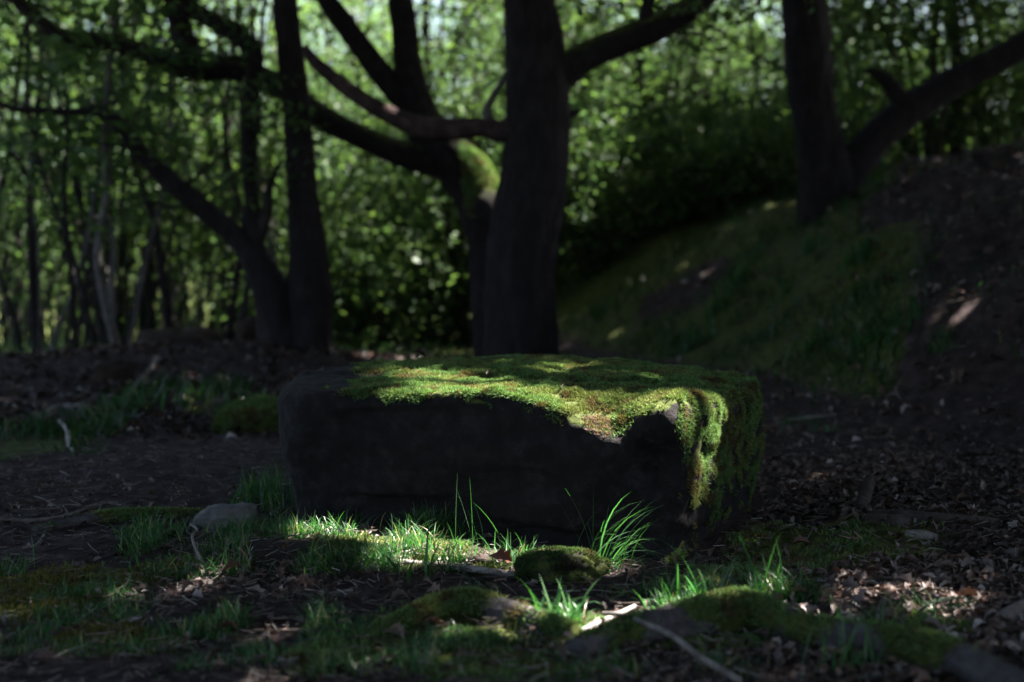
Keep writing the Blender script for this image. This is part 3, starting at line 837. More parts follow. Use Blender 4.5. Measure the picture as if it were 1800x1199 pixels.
# ------------------------------------------------------------------ the wood behind: slim trees, saplings and bushes
def wood_tree(seed, hgt, r0, nleaf, low, lsize=0.066, pale=False):
    """one slim woodland tree: trunk, boughs, leaf sprays from head height up"""
    rs = np.random.default_rng(seed)
    bend = rs.normal(0, 0.22, 2)
    p = catmull([(0, 0, -0.3), (bend[0] * 0.2, bend[1] * 0.2, 1.2), (bend[0] * 1.2, bend[1], hgt * 0.35), (bend[0] * 0.6 + rs.normal(0, 0.2), bend[1] * 1.6, hgt * 0.7), (bend[0] * 2, bend[1] * 2, hgt)], 60)
    rr = np.interp(np.linspace(0, 1, 60), [0, 0.06, 1], [r0 * 1.5, r0, 0.012])
    tr = Bag(); V, Q, T = tube_arrays(p, rr, 10, 0.2, 5, seed, 0.04); tr.add(V, Q, T)
    br = Bag(); cs = []; ds = []
    nb = 15
    for k in range(nb):
        f = low / hgt + (0.97 - low / hgt) * (k + rs.random()) / nb
        o = p[int(f * 59)]; a = rs.random() * 6.283
        L = (1.0 - f) * 2.6 + 0.7 + rs.random() * 0.6
        d = np.array((math.cos(a), math.sin(a), 0.25 + rs.normal(0, 0.2)))
        q = catmull([o, o + d * L * 0.35 + (0, 0, 0.05), o + d * L * 0.7 + rs.normal(0, 0.1, 3), o + d * L + (0, 0, -0.15)], 16)
        V, Q, T = tube_arrays(q, np.linspace(max(r0 * 0.32 * (1.1 - f), 0.010), 0.004, 16), 5); br.add(V, Q, T)
        m = int(nleaf / nb / 16)
        for s in range(m):
            i = rs.integers(4, 16)
            cs.append(q[i] + rs.normal(0, 0.16, 3) + (0, 0, 0.02)); ds.append(d + rs.normal(0, 0.7, 3) * (1, 1, 0.2))
    cs = np.array(cs); ds = np.array(ds); k_ = fbm(cs[:, 0] * 1.1, cs[:, 1] * 1.1, cs[:, 2] * 1.5, seed, 2) > -0.10
    V, Q, C, _ = leaf_cloud(cs[k_], ds[k_], 18, 0.58, lsize, green, 0.5)
    return tr.mesh('trunk'), br.mesh('boughs'), mesh_from('crown', V, Q, False, C)

def bush(seed, hgt, wid, nleaf, lsize=0.06):
    rs = np.random.default_rng(seed)
    st = Bag(); cs = []; ds = []
    ns = 9
    for k in range(ns):
        a = k * 6.283 / ns + rs.random(); L = hgt * rs.uniform(0.7, 1.1)
        tip = np.array((math.cos(a) * wid * rs.uniform(0.3, 0.9), math.sin(a) * wid * rs.uniform(0.3, 0.9), L))
        q = catmull([(0.05 * math.cos(a), 0.05 * math.sin(a), -0.1), tip * (0.35, 0.35, 0.45), tip * (0.7, 0.7, 0.8), tip], 14)
        V, Q, T = tube_arrays(q, np.linspace(0.016, 0.004, 14), 5); st.add(V, Q, T)
        for s in range(int(nleaf / ns / 14)):
            i = rs.integers(3, 14)
            cs.append(q[i] + rs.normal(0, 0.22, 3)); ds.append(np.array((math.cos(a), math.sin(a), 0.1)) + rs.normal(0, 0.6, 3))
    cs = np.array(cs); ds = np.array(ds); k_ = fbm(cs[:, 0] * 1.5, cs[:, 1] * 1.5, cs[:, 2] * 1.8, seed, 2) > -0.12
    V, Q, C, _ = leaf_cloud(cs[k_], ds[k_], 16, 0.45, lsize, green, 0.55)
    return st.mesh('stems'), mesh_from('foliage', V, Q, False, C)

VAR = [wood_tree(301 + k, h, r, n, lo) for k, (h, r, n, lo) in enumerate([(4.8, 0.075, 4600, 0.9), (5.4, 0.09, 5000, 1.1), (4.0, 0.05, 4000, 0.6), (4.5, 0.06, 4400, 0.8), (6.2, 0.11, 5400, 1.3)])]
SAP = [wood_tree(401 + k, h, r, int(n * 1.35), lo, 0.06) for k, (h, r, n, lo) in enumerate([(4.2, 0.03, 3400, 0.5), (3.4, 0.025, 3000, 0.4), (5.2, 0.035, 4200, 0.9)])]
BSH = [bush(501 + k, h, w_, n) for k, (h, w_, n) in enumerate([(1.3, 1.0, 3800), (1.9, 1.1, 4600), (0.9, 0.9, 3000), (2.6, 1.2, 5600)])]

def plant(meshes, names, mats, kind, label, cat, group, x_, y_, rz, sc):
    t = thing(kind, label, cat, (x_, y_, float(height(x_, y_)) - 0.02), rz, group)
    t.scale = (sc, sc, sc)
    for nm, me, mt_ in zip(names, meshes, mats):
        link(nm, me, mt_, t)
    return t

TREE_NAMES, TREE_MATS = ('trunk', 'boughs', 'crown'), (M['thin_bark'], M['thin_bark'], M['leaf'])
BUSH_NAMES, BUSH_MATS = ('stems', 'foliage'), (M['thin_bark'], M['leaf'])
taken = []
LIT = [P(845, 330, 9.3), P(180, 400, 9.4), G(450, 735), G(320, 710), G(1690, 540)]
def free(x_, y_, r, keep=1.7):
    for T in LIT[:2] if keep > 2 else LIT:
        for k in np.arange(0.5, 9, 0.5):
            q = np.array(T) + np.array(SUN) * k
            if q[2] < 7 and (q[0] - x_) ** 2 + (q[1] - y_) ** 2 < keep ** 2: return False
    return all((x_ - a) ** 2 + (y_ - b) ** 2 > r * r for a, b in taken)
rp = random.Random(5)
MARKS = [(40, 'at the left edge of the wood'), (150, 'just right of the left edge'), (230, 'behind the pale leaning stem'), (330, 'above the low brown boulder'), (420, 'behind the left-leaning stem'),
         (500, 'close to the left of the forked tree'), (570, 'behind the upright stem of the forked tree'), (660, 'just right of the forked tree'), (750, 'below the long mossy bough'), (830, 'beside the bent mossy tree'),
         (900, 'at the left side of the oak trunk'), (985, 'hidden by the oak trunk'), (1080, 'just right of the oak trunk'), (1180, 'beyond the low end of the bank'), (1290, 'midway from the oak to the bank tree'),
         (1390, 'close to the left of the bank tree'), (1480, 'behind the foot of the bank tree'), (1580, 'in the fork of the bank tree'), (1680, 'under the long bough at right'), (1760, 'near the right edge'), (9999, 'at the right edge of the wood')]
DEEP = {'slim_tree': [(20, 'nearer'), (29, 'more distant'), (99, 'farthest')], 'young_tree': [(14, 'nearer'), (99, 'farther')], 'leafy_bush': [(14, 'nearer'), (99, 'farther')]}
LOOK = {'slim_tree': 'slim light green tree', 'young_tree': 'young tree with low leafy branches', 'leafy_bush': 'low leafy bush'}
def wood_label(kind, x_, d):
    px = 900 + FPX * x_ / d
    where = next(w_ for lim, w_ in MARKS if px < lim)
    dep = next(w_ for lim, w_ in DEEP[kind] if d < lim)
    return f'{dep} {LOOK[kind]} {where}'
def wood(kind, variants, names, mats, cat, grp, a0, a1, cnt, dmin, dspan, pw_, gapd, s0, s1):
    made = 0
    for _try in range(1200):
        if made >= cnt: break
        d = dmin + dspan * rp.random() ** pw_; x_ = rp.uniform(a0, a1) * d
        if not free(x_, d, gapd + (0.02 * d if kind == 'slim_tree' else 0), 3.0 if kind == 'slim_tree' else 1.7): continue
        taken.append((x_, d)); made += 1
        plant(rp.choice(variants), names, mats, kind, wood_label(kind, x_, d), cat, grp, x_, d, rp.random() * 6.28, rp.uniform(s0, s1) * (1 + 0.55 * float(smooth(21, 31, d)) * (kind == 'slim_tree')))
for a in [('slim trees in the wood left of the oak', -0.40, -0.14, 28), ('slim trees in the wood behind the oak', -0.14, 0.12, 42), ('slim trees beyond the right bank', 0.10, 0.42, 26)]:
    wood('slim_tree', VAR, TREE_NAMES, TREE_MATS, 'tree', *a, 15.0 if a[1] < 0 else 13.0, 30, 1.2, 1.25, 0.9 if a[1] < 0 else 0.8, 1.35 if a[1] < 0 else 1.1)
for a in [('young trees left behind the path', -0.40, -0.14, 12, 13.5), ('young trees between forked tree and oak', -0.14, 0.02, 9, 14.0), ('young trees behind the right bank', 0.02, 0.40, 10, 14.0)]:
    wood('young_tree', SAP, TREE_NAMES, TREE_MATS, 'tree', *a, 7, 1.2, 0.75, 0.8, 1.25)
for a in [('bushes at the far left', -0.40, -0.15, 18, 11.5), ('bushes behind the stone', -0.15, 0.05, 20, 10.4), ('bushes along the right bank', 0.03, 0.40, 34, 12.8)]:
    wood('leafy_bush', BSH, BUSH_NAMES, BUSH_MATS, 'bush', *a, 9, 1.1, 0.6, 0.8, 1.3)
wood('leafy_bush', BSH[:3:2], BUSH_NAMES, BUSH_MATS, 'bush', 'bushes along the right bank', 0.04, 0.19, 8, 11.3, 1.4, 1.0, 0.4, 0.5, 0.8)
# bare slender stems of the thicket
def bare_stem(px, d, wpx, label, grp):
    x_ = (px - 900) / FPX * d; z_ = float(height(x_, d)); r_ = wpx * d / FPX / 2
    t = thing('slender_stem', label, 'tree', (x_, d, z_), 0, grp)
    p = [np.array((0, 0, -0.1))]; v = np.array((rp.gauss(0, 0.10), rp.gauss(0, 0.1), 1.0))
    for k in range(6):
        v = v * (0.75, 0.75, 1) + np.array((rp.gauss(0, 0.20), rp.gauss(0, 0.12), 0)); p.append(p[-1] + v * 0.85)
    q = catmull(p, 50)
    V, Q, T = tube_arrays(q, np.linspace(r_ * 1.15, r_ * 0.5, 50), 8, 0.2, 6, rp.randrange(90), 0.04)
    b = Bag(); b.add(V, Q, T); mt_ = M['pale_bark'] if rp.random() < 0.22 else (M['thin_bark'] if rp.random() < 0.6 else M['bark'])
    link('trunk', b.mesh('trunk'), mt_, t)
    for k in range(rp.randrange(1, 4)):
        b = Bag()
        i_ = rp.randrange(10, 40); a = rp.random() * 6.28; L = rp.uniform(0.5, 1.3)
        e = np.array((math.cos(a) * 0.6, math.sin(a) * 0.3, 0.8)) * L
        V, Q, T = tube_arrays(catmull([q[i_], q[i_] + e * 0.5 + (0.05, 0, -0.05), q[i_] + e], 14), np.linspace(r_ * 0.5, 0.003, 14), 6); b.add(V, Q, T)
        link('branch', b.mesh('branch'), mt_, t)
for k in range(38):
    px = -20 + 500 * (k + rp.random()) / 38; d = rp.uniform(9.8, 14.5)
    bare_stem(px, d, rp.choice([3, 4, 5, 5, 6, 7, 8, 10]), f"{'nearer' if d < 12 else 'farther'} bare slender stem {next(w_ for lim, w_ in MARKS if px < lim)}", 'slender stems in the left thicket')
for k in range(12):
    px = 590 + 270 * (k + rp.random()) / 12; d = rp.uniform(12, 17)
    bare_stem(px, d, rp.uniform(4, 10), f"{'nearer' if d < 14.5 else 'farther'} bare slender stem {next(w_ for lim, w_ in MARKS if px < lim)}", 'slender stems behind the stone')
for k in range(18):
    px = 1020 + 790 * (k + rp.random()) / 18; d = rp.uniform(13.5, 18)
    bare_stem(px, d, rp.uniform(5, 14), f"{'nearer' if d < 15.8 else 'farther'} bare slender stem {next(w_ for lim, w_ in MARKS if px < lim)}", 'slender stems beyond the bank')

# the unseen wood behind and beside the camera, added to keep sky light out
for k in range(30):
    a = R(-180 + 6.0 * (k + 1)) if k < 29 else R(-90)
    d = 7.5 + 5 * rp.random()
    plant(rp.choice(VAR), TREE_NAMES, TREE_MATS, 'slim_tree', 'unseen slim tree in the wood on the near side of the clearing', 'tree', 'slim trees on the near side of the clearing', d * math.cos(a), d * math.sin(a) - 1.0, rp.random() * 6.28, 1.1)
    plant(rp.choice(BSH), BUSH_NAMES, BUSH_MATS, 'leafy_bush', 'unseen leafy bush in the wood on the near side of the clearing', 'bush', 'bushes on the near side of the clearing', (d - 1.2) * math.cos(a + 0.05), (d - 1.2) * math.sin(a + 0.05) - 1.0, rp.random() * 6.28, 1.3)

# the slim stems that can be told apart at the left and right
def slim(label, pts, depth, mat, sides=(), name='slim_tree', leaves=True):
    t = thing(name, label, 'tree', base_at(pts[0][0], pts[0][1], depth))
    sd = int(pts[0][0]) % 97
    limb('trunk', pts, depth, mat, t, 70, 12, 0.16, 0.04, sd)
    for k, s in enumerate(sides):
        limb('branch', s, depth, mat, t, 30, 9, 0.15, 0.04, sd + k)
    if leaves:
        top = np.array([P(p[0] + rng.normal(0, 90), p[1] + rng.normal(0, 60), depth + rng.normal(0, 0.35)) for p in pts if p[1] < 330 for _ in range(14)])
        V, Q, C, _ = leaf_cloud(top, rng.normal(0, 1, top.shape) * (1, 1, 0.2), 16, 0.55, 0.075, green, 0.5)
        link('crown', mesh_from('crown', V - np.array(t.location), Q, False, C), M['leaf'], t)
    return t
slim('pale grey slender stem leaning beside the dark boulder at the left', [(232, 690, 26), (212, 630, 19), (192, 560, 17), (176, 490, 15), (172, 440, 14), (180, 390, 13), (188, 330, 12), (184, 250, 11), (190, 150, 10), (200, 40, 9), (190, -100, 7)], 9.4, M['pale_bark'], [[(186, 350, 9), (196, 300, 8), (190, 240, 7), (205, 160, 5)], [(200, 590, 12), (196, 520, 11), (200, 440, 9), (194, 380, 7)]])
slim('slim dark straight stem rising behind the low brown mound', [(308, 660, 20), (300, 600, 18), (290, 520, 16), (279, 440, 15), (266, 370, 13), (240, 300, 12), (222, 220, 11), (214, 120, 10), (205, 0, 9), (200, -120, 6)], 10.8, M['bark'])
slim('thin dark sapling stem between the pale stem and the left edge', [(142, 740, 13), (136, 660, 10), (130, 590, 9), (128, 510, 8), (118, 430, 8), (112, 330, 7), (118, 220, 6), (110, 100, 4)], 8.6, M['bark'])
slim('dark forked stem at the far left edge, forking at head height', [(66, 620, 18), (60, 540, 17), (56, 440, 16), (54, 340, 15), (62, 240, 13), (72, 120, 11), (70, 0, 9), (80, -100, 6)], 11.5, M['bark'], [[(55, 325, 11), (34, 288, 10), (12, 255, 9), (-15, 220, 7), (-50, 170, 4)]])
slim('thin mid-grey stem seen through the gap left of the leaning stem', [(395, 640, 16), (398, 520, 14), (404, 420, 13), (402, 320, 13), (396, 230, 12), (388, 120, 10), (380, 0, 8)], 12.5, M['thin_bark'])
slim('grey-barked slim tree catching light between the forked tree stems', [(500, 640, 16), (486, 500, 14), (478, 430, 13), (466, 360, 13), (452, 290, 12), (446, 210, 11), (450, 100, 9), (440, 0, 7)], 12.0, M['pale_bark'])
slim('slim dark trunk at right, under the long bough of the bank tree', [(1684, 330, 27), (1683, 260, 25), (1680, 180, 23), (1682, 90, 21), (1676, 0, 19), (1680, -100, 15)], 14.0, M['bark'])
slim('thinner dark trunk just left of the one under the long bough', [(1634, 330, 20), (1638, 250, 18), (1644, 170, 17), (1640, 90, 15), (1650, 0, 13)], 15.0, M['bark'])
slim('grey slim trunk between the oak and the bank tree', [(1180, 480, 20), (1172, 400, 18), (1160, 320, 17), (1146, 250, 15), (1132, 190, 14), (1124, 120, 13), (1126, 40, 11), (1120, -60, 8)], 14.5, M['thin_bark'], [[(1150, 270, 10), (1166, 210, 9), (1176, 140, 7)]])
slim('slim dark stem right of the boughs at top centre', [(820, 640, 12), (800, 500, 12), (785, 380, 12), (772, 260, 12), (756, 150, 11), (750, 60, 10), (745, -40, 8)], 13.0, M['bark'])

# ------------------------------------------------------------------ rocks and boulders
def rock(name, label, px, py, wpx, hpx, mat, cat='rock', depth=None, seed=0, flat=0.9, moss=None, lean=0.0, n=40, sink=0.25):
    c = G(px, py) if depth is None else np.array((P(px, py, depth)[0], depth, 0))
    d = c[1]; w_ = wpx * d / FPX / 2; h_ = hpx * d / FPX
    th = np.linspace(0, 2 * math.pi, n * 2, endpoint=False); ph = np.linspace(-math.pi / 2, math.pi / 2, n)
    T_, F_ = np.meshgrid(th, ph)
    pw = lambda v: np.sign(v) * np.abs(v) ** 0.75
    vx, vy, vz = pw(np.cos(F_) * np.cos(T_)), pw(np.cos(F_) * np.sin(T_)), pw(np.sin(F_))
    k = 1 + 0.34 * fbm(vx * 1.3, vy * 1.3, vz * 1.3, seed, 3) + 0.13 * fbm(vx * 4, vy * 4, vz * 4, seed + 9, 4)
    z0 = float(height(c[0], d)); H = h_ * (1 + sink)
    V = np.stack([vx * k * w_ + lean * vz * w_, vy * k * w_ * flat, (vz * k * 0.5 + 0.5) * H - h_ * sink], -1)
    V[0] = V[0].mean(0); V[-1] = V[-1].mean(0)
    i = np.arange(n - 1)[:, None] * 2 * n; j = np.arange(2 * n)[None]; j2 = (j + 1) % (2 * n)
    Q = np.stack([i + j, i + j2, i + 2 * n + j2, i + 2 * n + j], -1).reshape(-1, 4)
    at = {'moss': np.full(V.shape[0] * V.shape[1], 0.0)}
    if moss is not None:
        at = {'moss': np.clip(moss + 0.4 * fbm(vx * 3, vy * 3, vz * 3, seed + 3, 3), 0, 1).ravel()}
    o = link(name, mesh_from(name, V.reshape(-1, 3), Q, True, attrs=at), mat, None, (c[0], d, z0))
    tag(o, label, cat)
    return o, V
rock('grey_rock', 'small pale grey stone in the grass at the left foot of the mossy stone', 398, 932, 100, 46, M['grey_rock'], seed=3, lean=0.12)
hump, HV = rock('mossy_rock', 'small rounded mossy rock in front of the big stone', 985, 1016, 150, 50, M['rock'], seed=5, moss=0.45, flat=0.6)
def moss_on(o, V, n_, size, thr=0.0, dark=0.8):
    vv = V.reshape(-1, 3); a, b2 = V.shape[:2]
    i = np.arange(a - 1)[:, None] * b2; j = np.arange(b2)[None]; j2 = (j + 1) % b2
    Q = np.stack([i + j, i + j2, i + b2 + j2, i + b2 + j], -1).reshape(-1, 4)
    c_ = vv[Q].mean(1)
    w_ = smooth(thr - 0.2, thr + 0.2, fbm(c_[:, 0] * 25, c_[:, 1] * 25, c_[:, 2] * 25, 191, 3)) * (c_[:, 2] > -0.01) + 1e-9
    pos, fi = sample_faces(vv, Q, w_, n_)
    nr_ = pos - np.array((0, 0, -0.02)); 
    V2, T2, C2 = sprigs(pos, nr_, size * rng.uniform(0.6, 1.4, len(pos)), moss_tints(pos, len(pos)) * dark)
    link('moss', mesh_from('moss', V2, T2, False, C2), M['moss'], o, kind='stuff')
moss_on(hump, HV, 6000, 0.006, 0.02, 0.5)
rock('mossy_rock', 'flat mossy lump at the right front corner of the big stone', 1235, 1032, 95, 22, M['rock'], seed=8, moss=0.75)
rock('boulder', 'dark rounded boulder beside the pale leaning stem', 205, 672, 72, 40, M['dark_rock'], 'boulder', seed=11)
rock('boulder', 'wide low brown boulder behind the leafy mound at left', 312, 655, 135, 52, M['dark_rock'], 'boulder', depth=9.8, seed=14)
rock('boulder', 'dark squarish boulder at the foot of the forked tree', 462, 650, 88, 50, M['dark_rock'], 'boulder', depth=9.2, seed=17)
rock('boulder', 'dark low rock in the grass at the left, above the pale twig', 118, 752, 80, 26, M['dark_rock'], 'boulder', seed=19)
slab, SLV = rock('mossy_rock', 'low pale mossy slab in the sun just left of the big stone', 455, 752, 135, 46, M['rock'], seed=23, moss=0.6, flat=1.3, lean=0.3)
moss_on(slab, SLV, 9000, 0.012, -0.25)
for px, py, w_, lab in [(1300, 935, 26, 'small dark stone under the right edge of the big stone'), (1560, 880, 20, 'small dark stone beside the upright stub at right')]:
    rock('small_stone', lab, px, py, w_, w_ * 0.5, M['dark_rock'], 'stone', seed=px % 31)

# ------------------------------------------------------------------ roots and fallen wood
def ground_path(pts, n, lift=0.5):
    """photo pixels with widths lying on the ground; lift is how far up the piece's own radius it sits"""
    w = []; r = []
    for p in pts:
        g = G(p[0], p[1]); rad = p[2] * g[1] / FPX / 2
        w.append((g[0], g[1], height(g[0], g[1]) + rad * lift + (p[3] if len(p) > 3 else 0))); r.append(rad)
    c = catmull(np.hstack([np.array(w, float), np.array(r)[:, None]]), n)
    return c[:, :3], np.maximum(c[:, 3], 0.0012)

def stick(name, label, cat, paths, mat, n=40, segs=9, rough=0.14, lift=0.6, group=None, ridges=0.03):
    """first path is the piece itself; further ones are its side twigs"""
    root = None
    for k, pts in enumerate(paths):
        p, r = ground_path(pts, n if k == 0 else max(12, n // 2), lift)
        V, Q, T = tube_arrays(p, r, segs, rough, 20, k + int(pts[0][0]) % 53, ridges)
        if k == 0:
            root = tag(bpy.data.objects.new(name, None), label, cat, group); COL.objects.link(root)
            root.location = p[len(p) // 2]
        b = Bag(); b.add(V - np.array(root.location), Q, T)
        if len(paths) == 1:
            me = b.mesh(name)
            bpy.data.objects.remove(root)
            root = link(name, me, mat, None, p[len(p) // 2]); tag(root, label, cat, group)
        else:
            link('shaft' if k == 0 else 'side_twig', b.mesh('shaft' if k == 0 else 'side_twig'), mat, root)
    return root

def tree_root(label, pts, seed, n=110):
    p, r = ground_path(pts, n, 0.8)
    V, Q, T = tube_arrays(p, r, 32, 0.42, 16, seed, 0.08)
    nn = len(p) * 32
    m = np.zeros(len(V))
    ang = np.linspace(0, 2 * math.pi, 32, endpoint=False)
    f = fbm(V[:, 0] * 7, V[:, 1] * 7, V[:, 2] * 7, seed, 3)
    m = smooth(-0.35, 0.35, f + 0.22)
    loc = p[len(p) // 2]
    b = Bag(); b.add(V - loc, Q, T)
    t = thing('tree_root', label, 'root', loc)
    link('wood', b.mesh('wood', True, {'moss': m}), M['root'], t)
    # moss shoots on it
    pos, fi = sample_faces(V, Q, m[Q].mean(1) ** 1.5 + 1e-6, 5200)
    nr_ = np.cross(V[Q[:, 1]] - V[Q[:, 0]], V[Q[:, 3]] - V[Q[:, 0]])[fi]
    cen = p[np.clip(fi // 32, 0, len(p) - 1)]
    nr_ = np.where(((pos - cen) * nr_).sum(1, keepdims=True) < 0, -nr_, nr_)
    ok = (nr_[:, 2] > -0.2 * np.linalg.norm(nr_, axis=1))
    pos, nr_ = pos[ok], nr_[ok]
    V2, T2, C2 = sprigs(pos - loc, nr_, np.full(len(pos), 0.009), moss_tints(pos, len(pos)))
    link('moss', mesh_from('moss', V2, T2, False, C2), M['moss'], t, kind='stuff')
    return t
tree_root('thick knobbly mossy root in front, curving down to the lower right corner', [(1010, 1160, 40), (1080, 1140, 52), (1160, 1125, 64), (1240, 1112, 74), (1310, 1104, 80), (1380, 1118, 64), (1450, 1140, 62), (1530, 1150, 66), (1620, 1170, 64), (1700, 1196, 60), (1790, 1240, 60)], 601)
tree_root('dark humped root with mossy flanks at the centre front', [(660, 1120, 24), (715, 1106, 34), (770, 1092, 50), (830, 1088, 56), (890, 1098, 46), (950, 1112, 40), (1010, 1125, 30)], 607, 80)
tree_root('low dark root crossing the bare soil at the left', [(60, 940, 14), (140, 925, 18), (220, 915, 20), (300, 908, 14), (360, 905, 8)], 611, 60)

stick('fallen_stick', 'thick pale broken stick on the sunlit grass before the big stone', 'stick', [[(690, 992, 12), (735, 996, 13), (790, 1000, 14), (850, 1008, 13), (905, 1014, 12)]], M['pale_stick'])
stick('fallen_stick', 'dark peeling stick beside the rusty leaf in front of the big stone', 'stick', [[(810, 985, 12), (850, 992, 14), (890, 998, 12)]], M['dark_stick'])
stick('forked_stick', 'bright pale stick rising to the right in the front, lying on the mossy root', 'stick', [[(985, 1122, 8), (1030, 1113, 10), (1075, 1098, 10, 0.005), (1116, 1082, 8, 0.012)]], M['pale_stick'], lift=1.5)
stick('fallen_stick', 'long grey stick crossing the front root down to the bottom edge', 'stick', [[(1060, 1100, 7, 0.02), (1090, 1118, 9, 0.035), (1130, 1143, 10, 0.045), (1180, 1163, 11, 0.04), (1230, 1192, 11, 0.03), (1300, 1225, 12, 0.02)]], M['stick'], lift=1.0)
stick('thin_twig', 'long thin dark twig lying under the small mossy rock', 'twig', [[(850, 1018, 4), (930, 1021, 5), (1010, 1023, 5), (1090, 1017, 4), (1140, 1010, 3)]], M['dark_stick'], lift=2.0)
stick('thin_twig', 'thin reddish twig slanting up through the long grass tuft', 'twig', [[(1045, 985, 3, 0.03), (1080, 980, 3, 0.04), (1125, 974, 3, 0.055), (1165, 965, 2, 0.07)]], M['dark_stick'])
stick('crooked_twig', 'pale crooked twig with a hooked end in the left grass', 'twig', [[(336, 960, 4, 0.05), (347, 966, 5, 0.045), (338, 976, 5, 0.04), (350, 994, 6, 0.02), (370, 1008, 6), (390, 1016, 5), (440, 1022, 6), (480, 1019, 7), (498, 1006, 8), (508, 995, 8)], [(420, 1020, 5), (440, 1000, 3, 0.02), (436, 985, 2, 0.03)]], M['stick'])
stick('fallen_branch', 'bare grey branch with fine side twigs on the soil at the far left', 'branch', [[(0, 914, 5), (60, 917, 7), (120, 908, 7), (160, 893, 7), (190, 886, 6), (225, 894, 4)], [(60, 916, 4), (30, 930, 3), (0, 945, 3)], [(110, 910, 4), (150, 918, 4), (170, 905, 3), (178, 888, 3)], [(120, 905, 3), (80, 880, 3), (45, 870, 2)], [(160, 892, 4), (120, 890, 4), (60, 895, 3), (5, 900, 3)]], M['stick'])
stick('thin_twig', 'short thin twig near the left edge, below the bare branch', 'twig', [[(40, 965, 5), (65, 960, 7), (78, 950, 6, 0.01)]], M['stick'])
stick('thin_twig', 'thin dark twig pointing to the grey stone on the left soil', 'twig', [[(95, 985, 3), (160, 975, 4), (225, 955, 3)]], M['dark_stick'])
stick('fallen_stick', 'grey stick between the sunlit grass and the front moss, left of centre', 'stick', [[(420, 1050, 5), (500, 1047, 7), (560, 1048, 7), (620, 1040, 6)]], M['stick'])
stick('fallen_stick', 'long dark stick across the blurred front grass at left', 'stick', [[(390, 1112, 8), (480, 1113, 10), (560, 1112, 10), (640, 1106, 8)], [(470, 1112, 8), (475, 1135, 6), (468, 1160, 5)]], M['dark_stick'])
stick('fallen_log', 'long dark log half sunk in the leaves at the right', 'log', [[(1510, 908, 14), (1570, 912, 20), (1640, 918, 22), (1700, 920, 18), (1752, 918, 10)]], M['dark_stick'], segs=16)
stick('fallen_log', 'short dark log with a cut end at the right, before the long one', 'log', [[(1520, 918, 18), (1560, 925, 26), (1600, 926, 26)]], M['dark_stick'], segs=16)
stick('fallen_log', 'short reddish log chunk right of the mossy patch', 'log', [[(1592, 945, 16), (1620, 948, 22), (1648, 950, 14)]], M['stick'], segs=14)
stick('wood_stub', 'dark upright stub of wood by the logs at the right', 'stub', [[(1512, 905, 24), (1520, 900, 24, 0.03), (1527, 895, 22, 0.065), (1531, 893, 10, 0.085)]], M['dark_stick'], segs=14)
stick('thin_twig', 'straight pale twig on the leaves behind the rotten wood', 'twig', [[(1535, 1018, 4), (1600, 1021, 6), (1660, 1020, 6), (1702, 1017, 4)]], M['stick'], lift=1.5)
stick('fallen_stick', 'broken light stick just left of the rotten wood', 'stick', [[(1440, 1026, 9), (1470, 1032, 11), (1492, 1037, 8)]], M['stick'], lift=1.5)
stick('fallen_log', 'grey lichened branch end poking in at the right edge', 'branch', [[(1752, 1110, 26), (1775, 1096, 34), (1810, 1080, 36), (1860, 1055, 36)]], M['stick'], segs=18, n=50)
stick('thin_twig', 'grey twig on the soil at the foot of the right bank', 'twig', [[(1385, 742, 4), (1410, 739, 6), (1440, 735, 6), (1470, 731, 4)]], M['stick'], lift=1)
stick('thin_twig', 'pale twig standing crookedly in the left grass', 'twig', [[(104, 762, 5, 0.05), (118, 772, 8, 0.03), (122, 785, 10), (128, 795, 6)]], M['pale_stick'])
stick('fallen_stick', 'pale stick leaning on the mound below the brown boulder', 'stick', [[(230, 690, 8), (252, 680, 9, 0.04), (280, 664, 8, 0.10)]], M['stick'])
stick('fallen_log', 'grey weathered log lying in the shade at the left', 'log', [[(70, 738, 14), (105, 722, 16), (145, 722, 14), (165, 718, 8)]], M['stick'], segs=12)

# rotten wood: a small bundle of splinters
rw = thing('rotten_wood', 'pale splintered piece of rotten wood on the leaves at right', 'wood', tuple(G(1510, 1040)))
for k in range(9):
    a = np.array(G(1484 + k * 5, 1046 - k * 1.5)) ; bb = np.array(G(1512 + k * 4, 1030 + k * 1.0))
    pth = catmull([a + (0, 0, 0.004 + 0.004 * (k % 3)), (a + bb) / 2 + (0, 0, 0.016), bb + (0, 0, 0.012)], 10)
    V, Q, T = tube_arrays(pth, np.linspace(0.0045, 0.003, 10), 6, 0.2, 20, k); b = Bag(); b.add(V - np.array(rw.location), Q, T)
    link('splinter', b.mesh('splinter'), M['pale_stick'], rw)

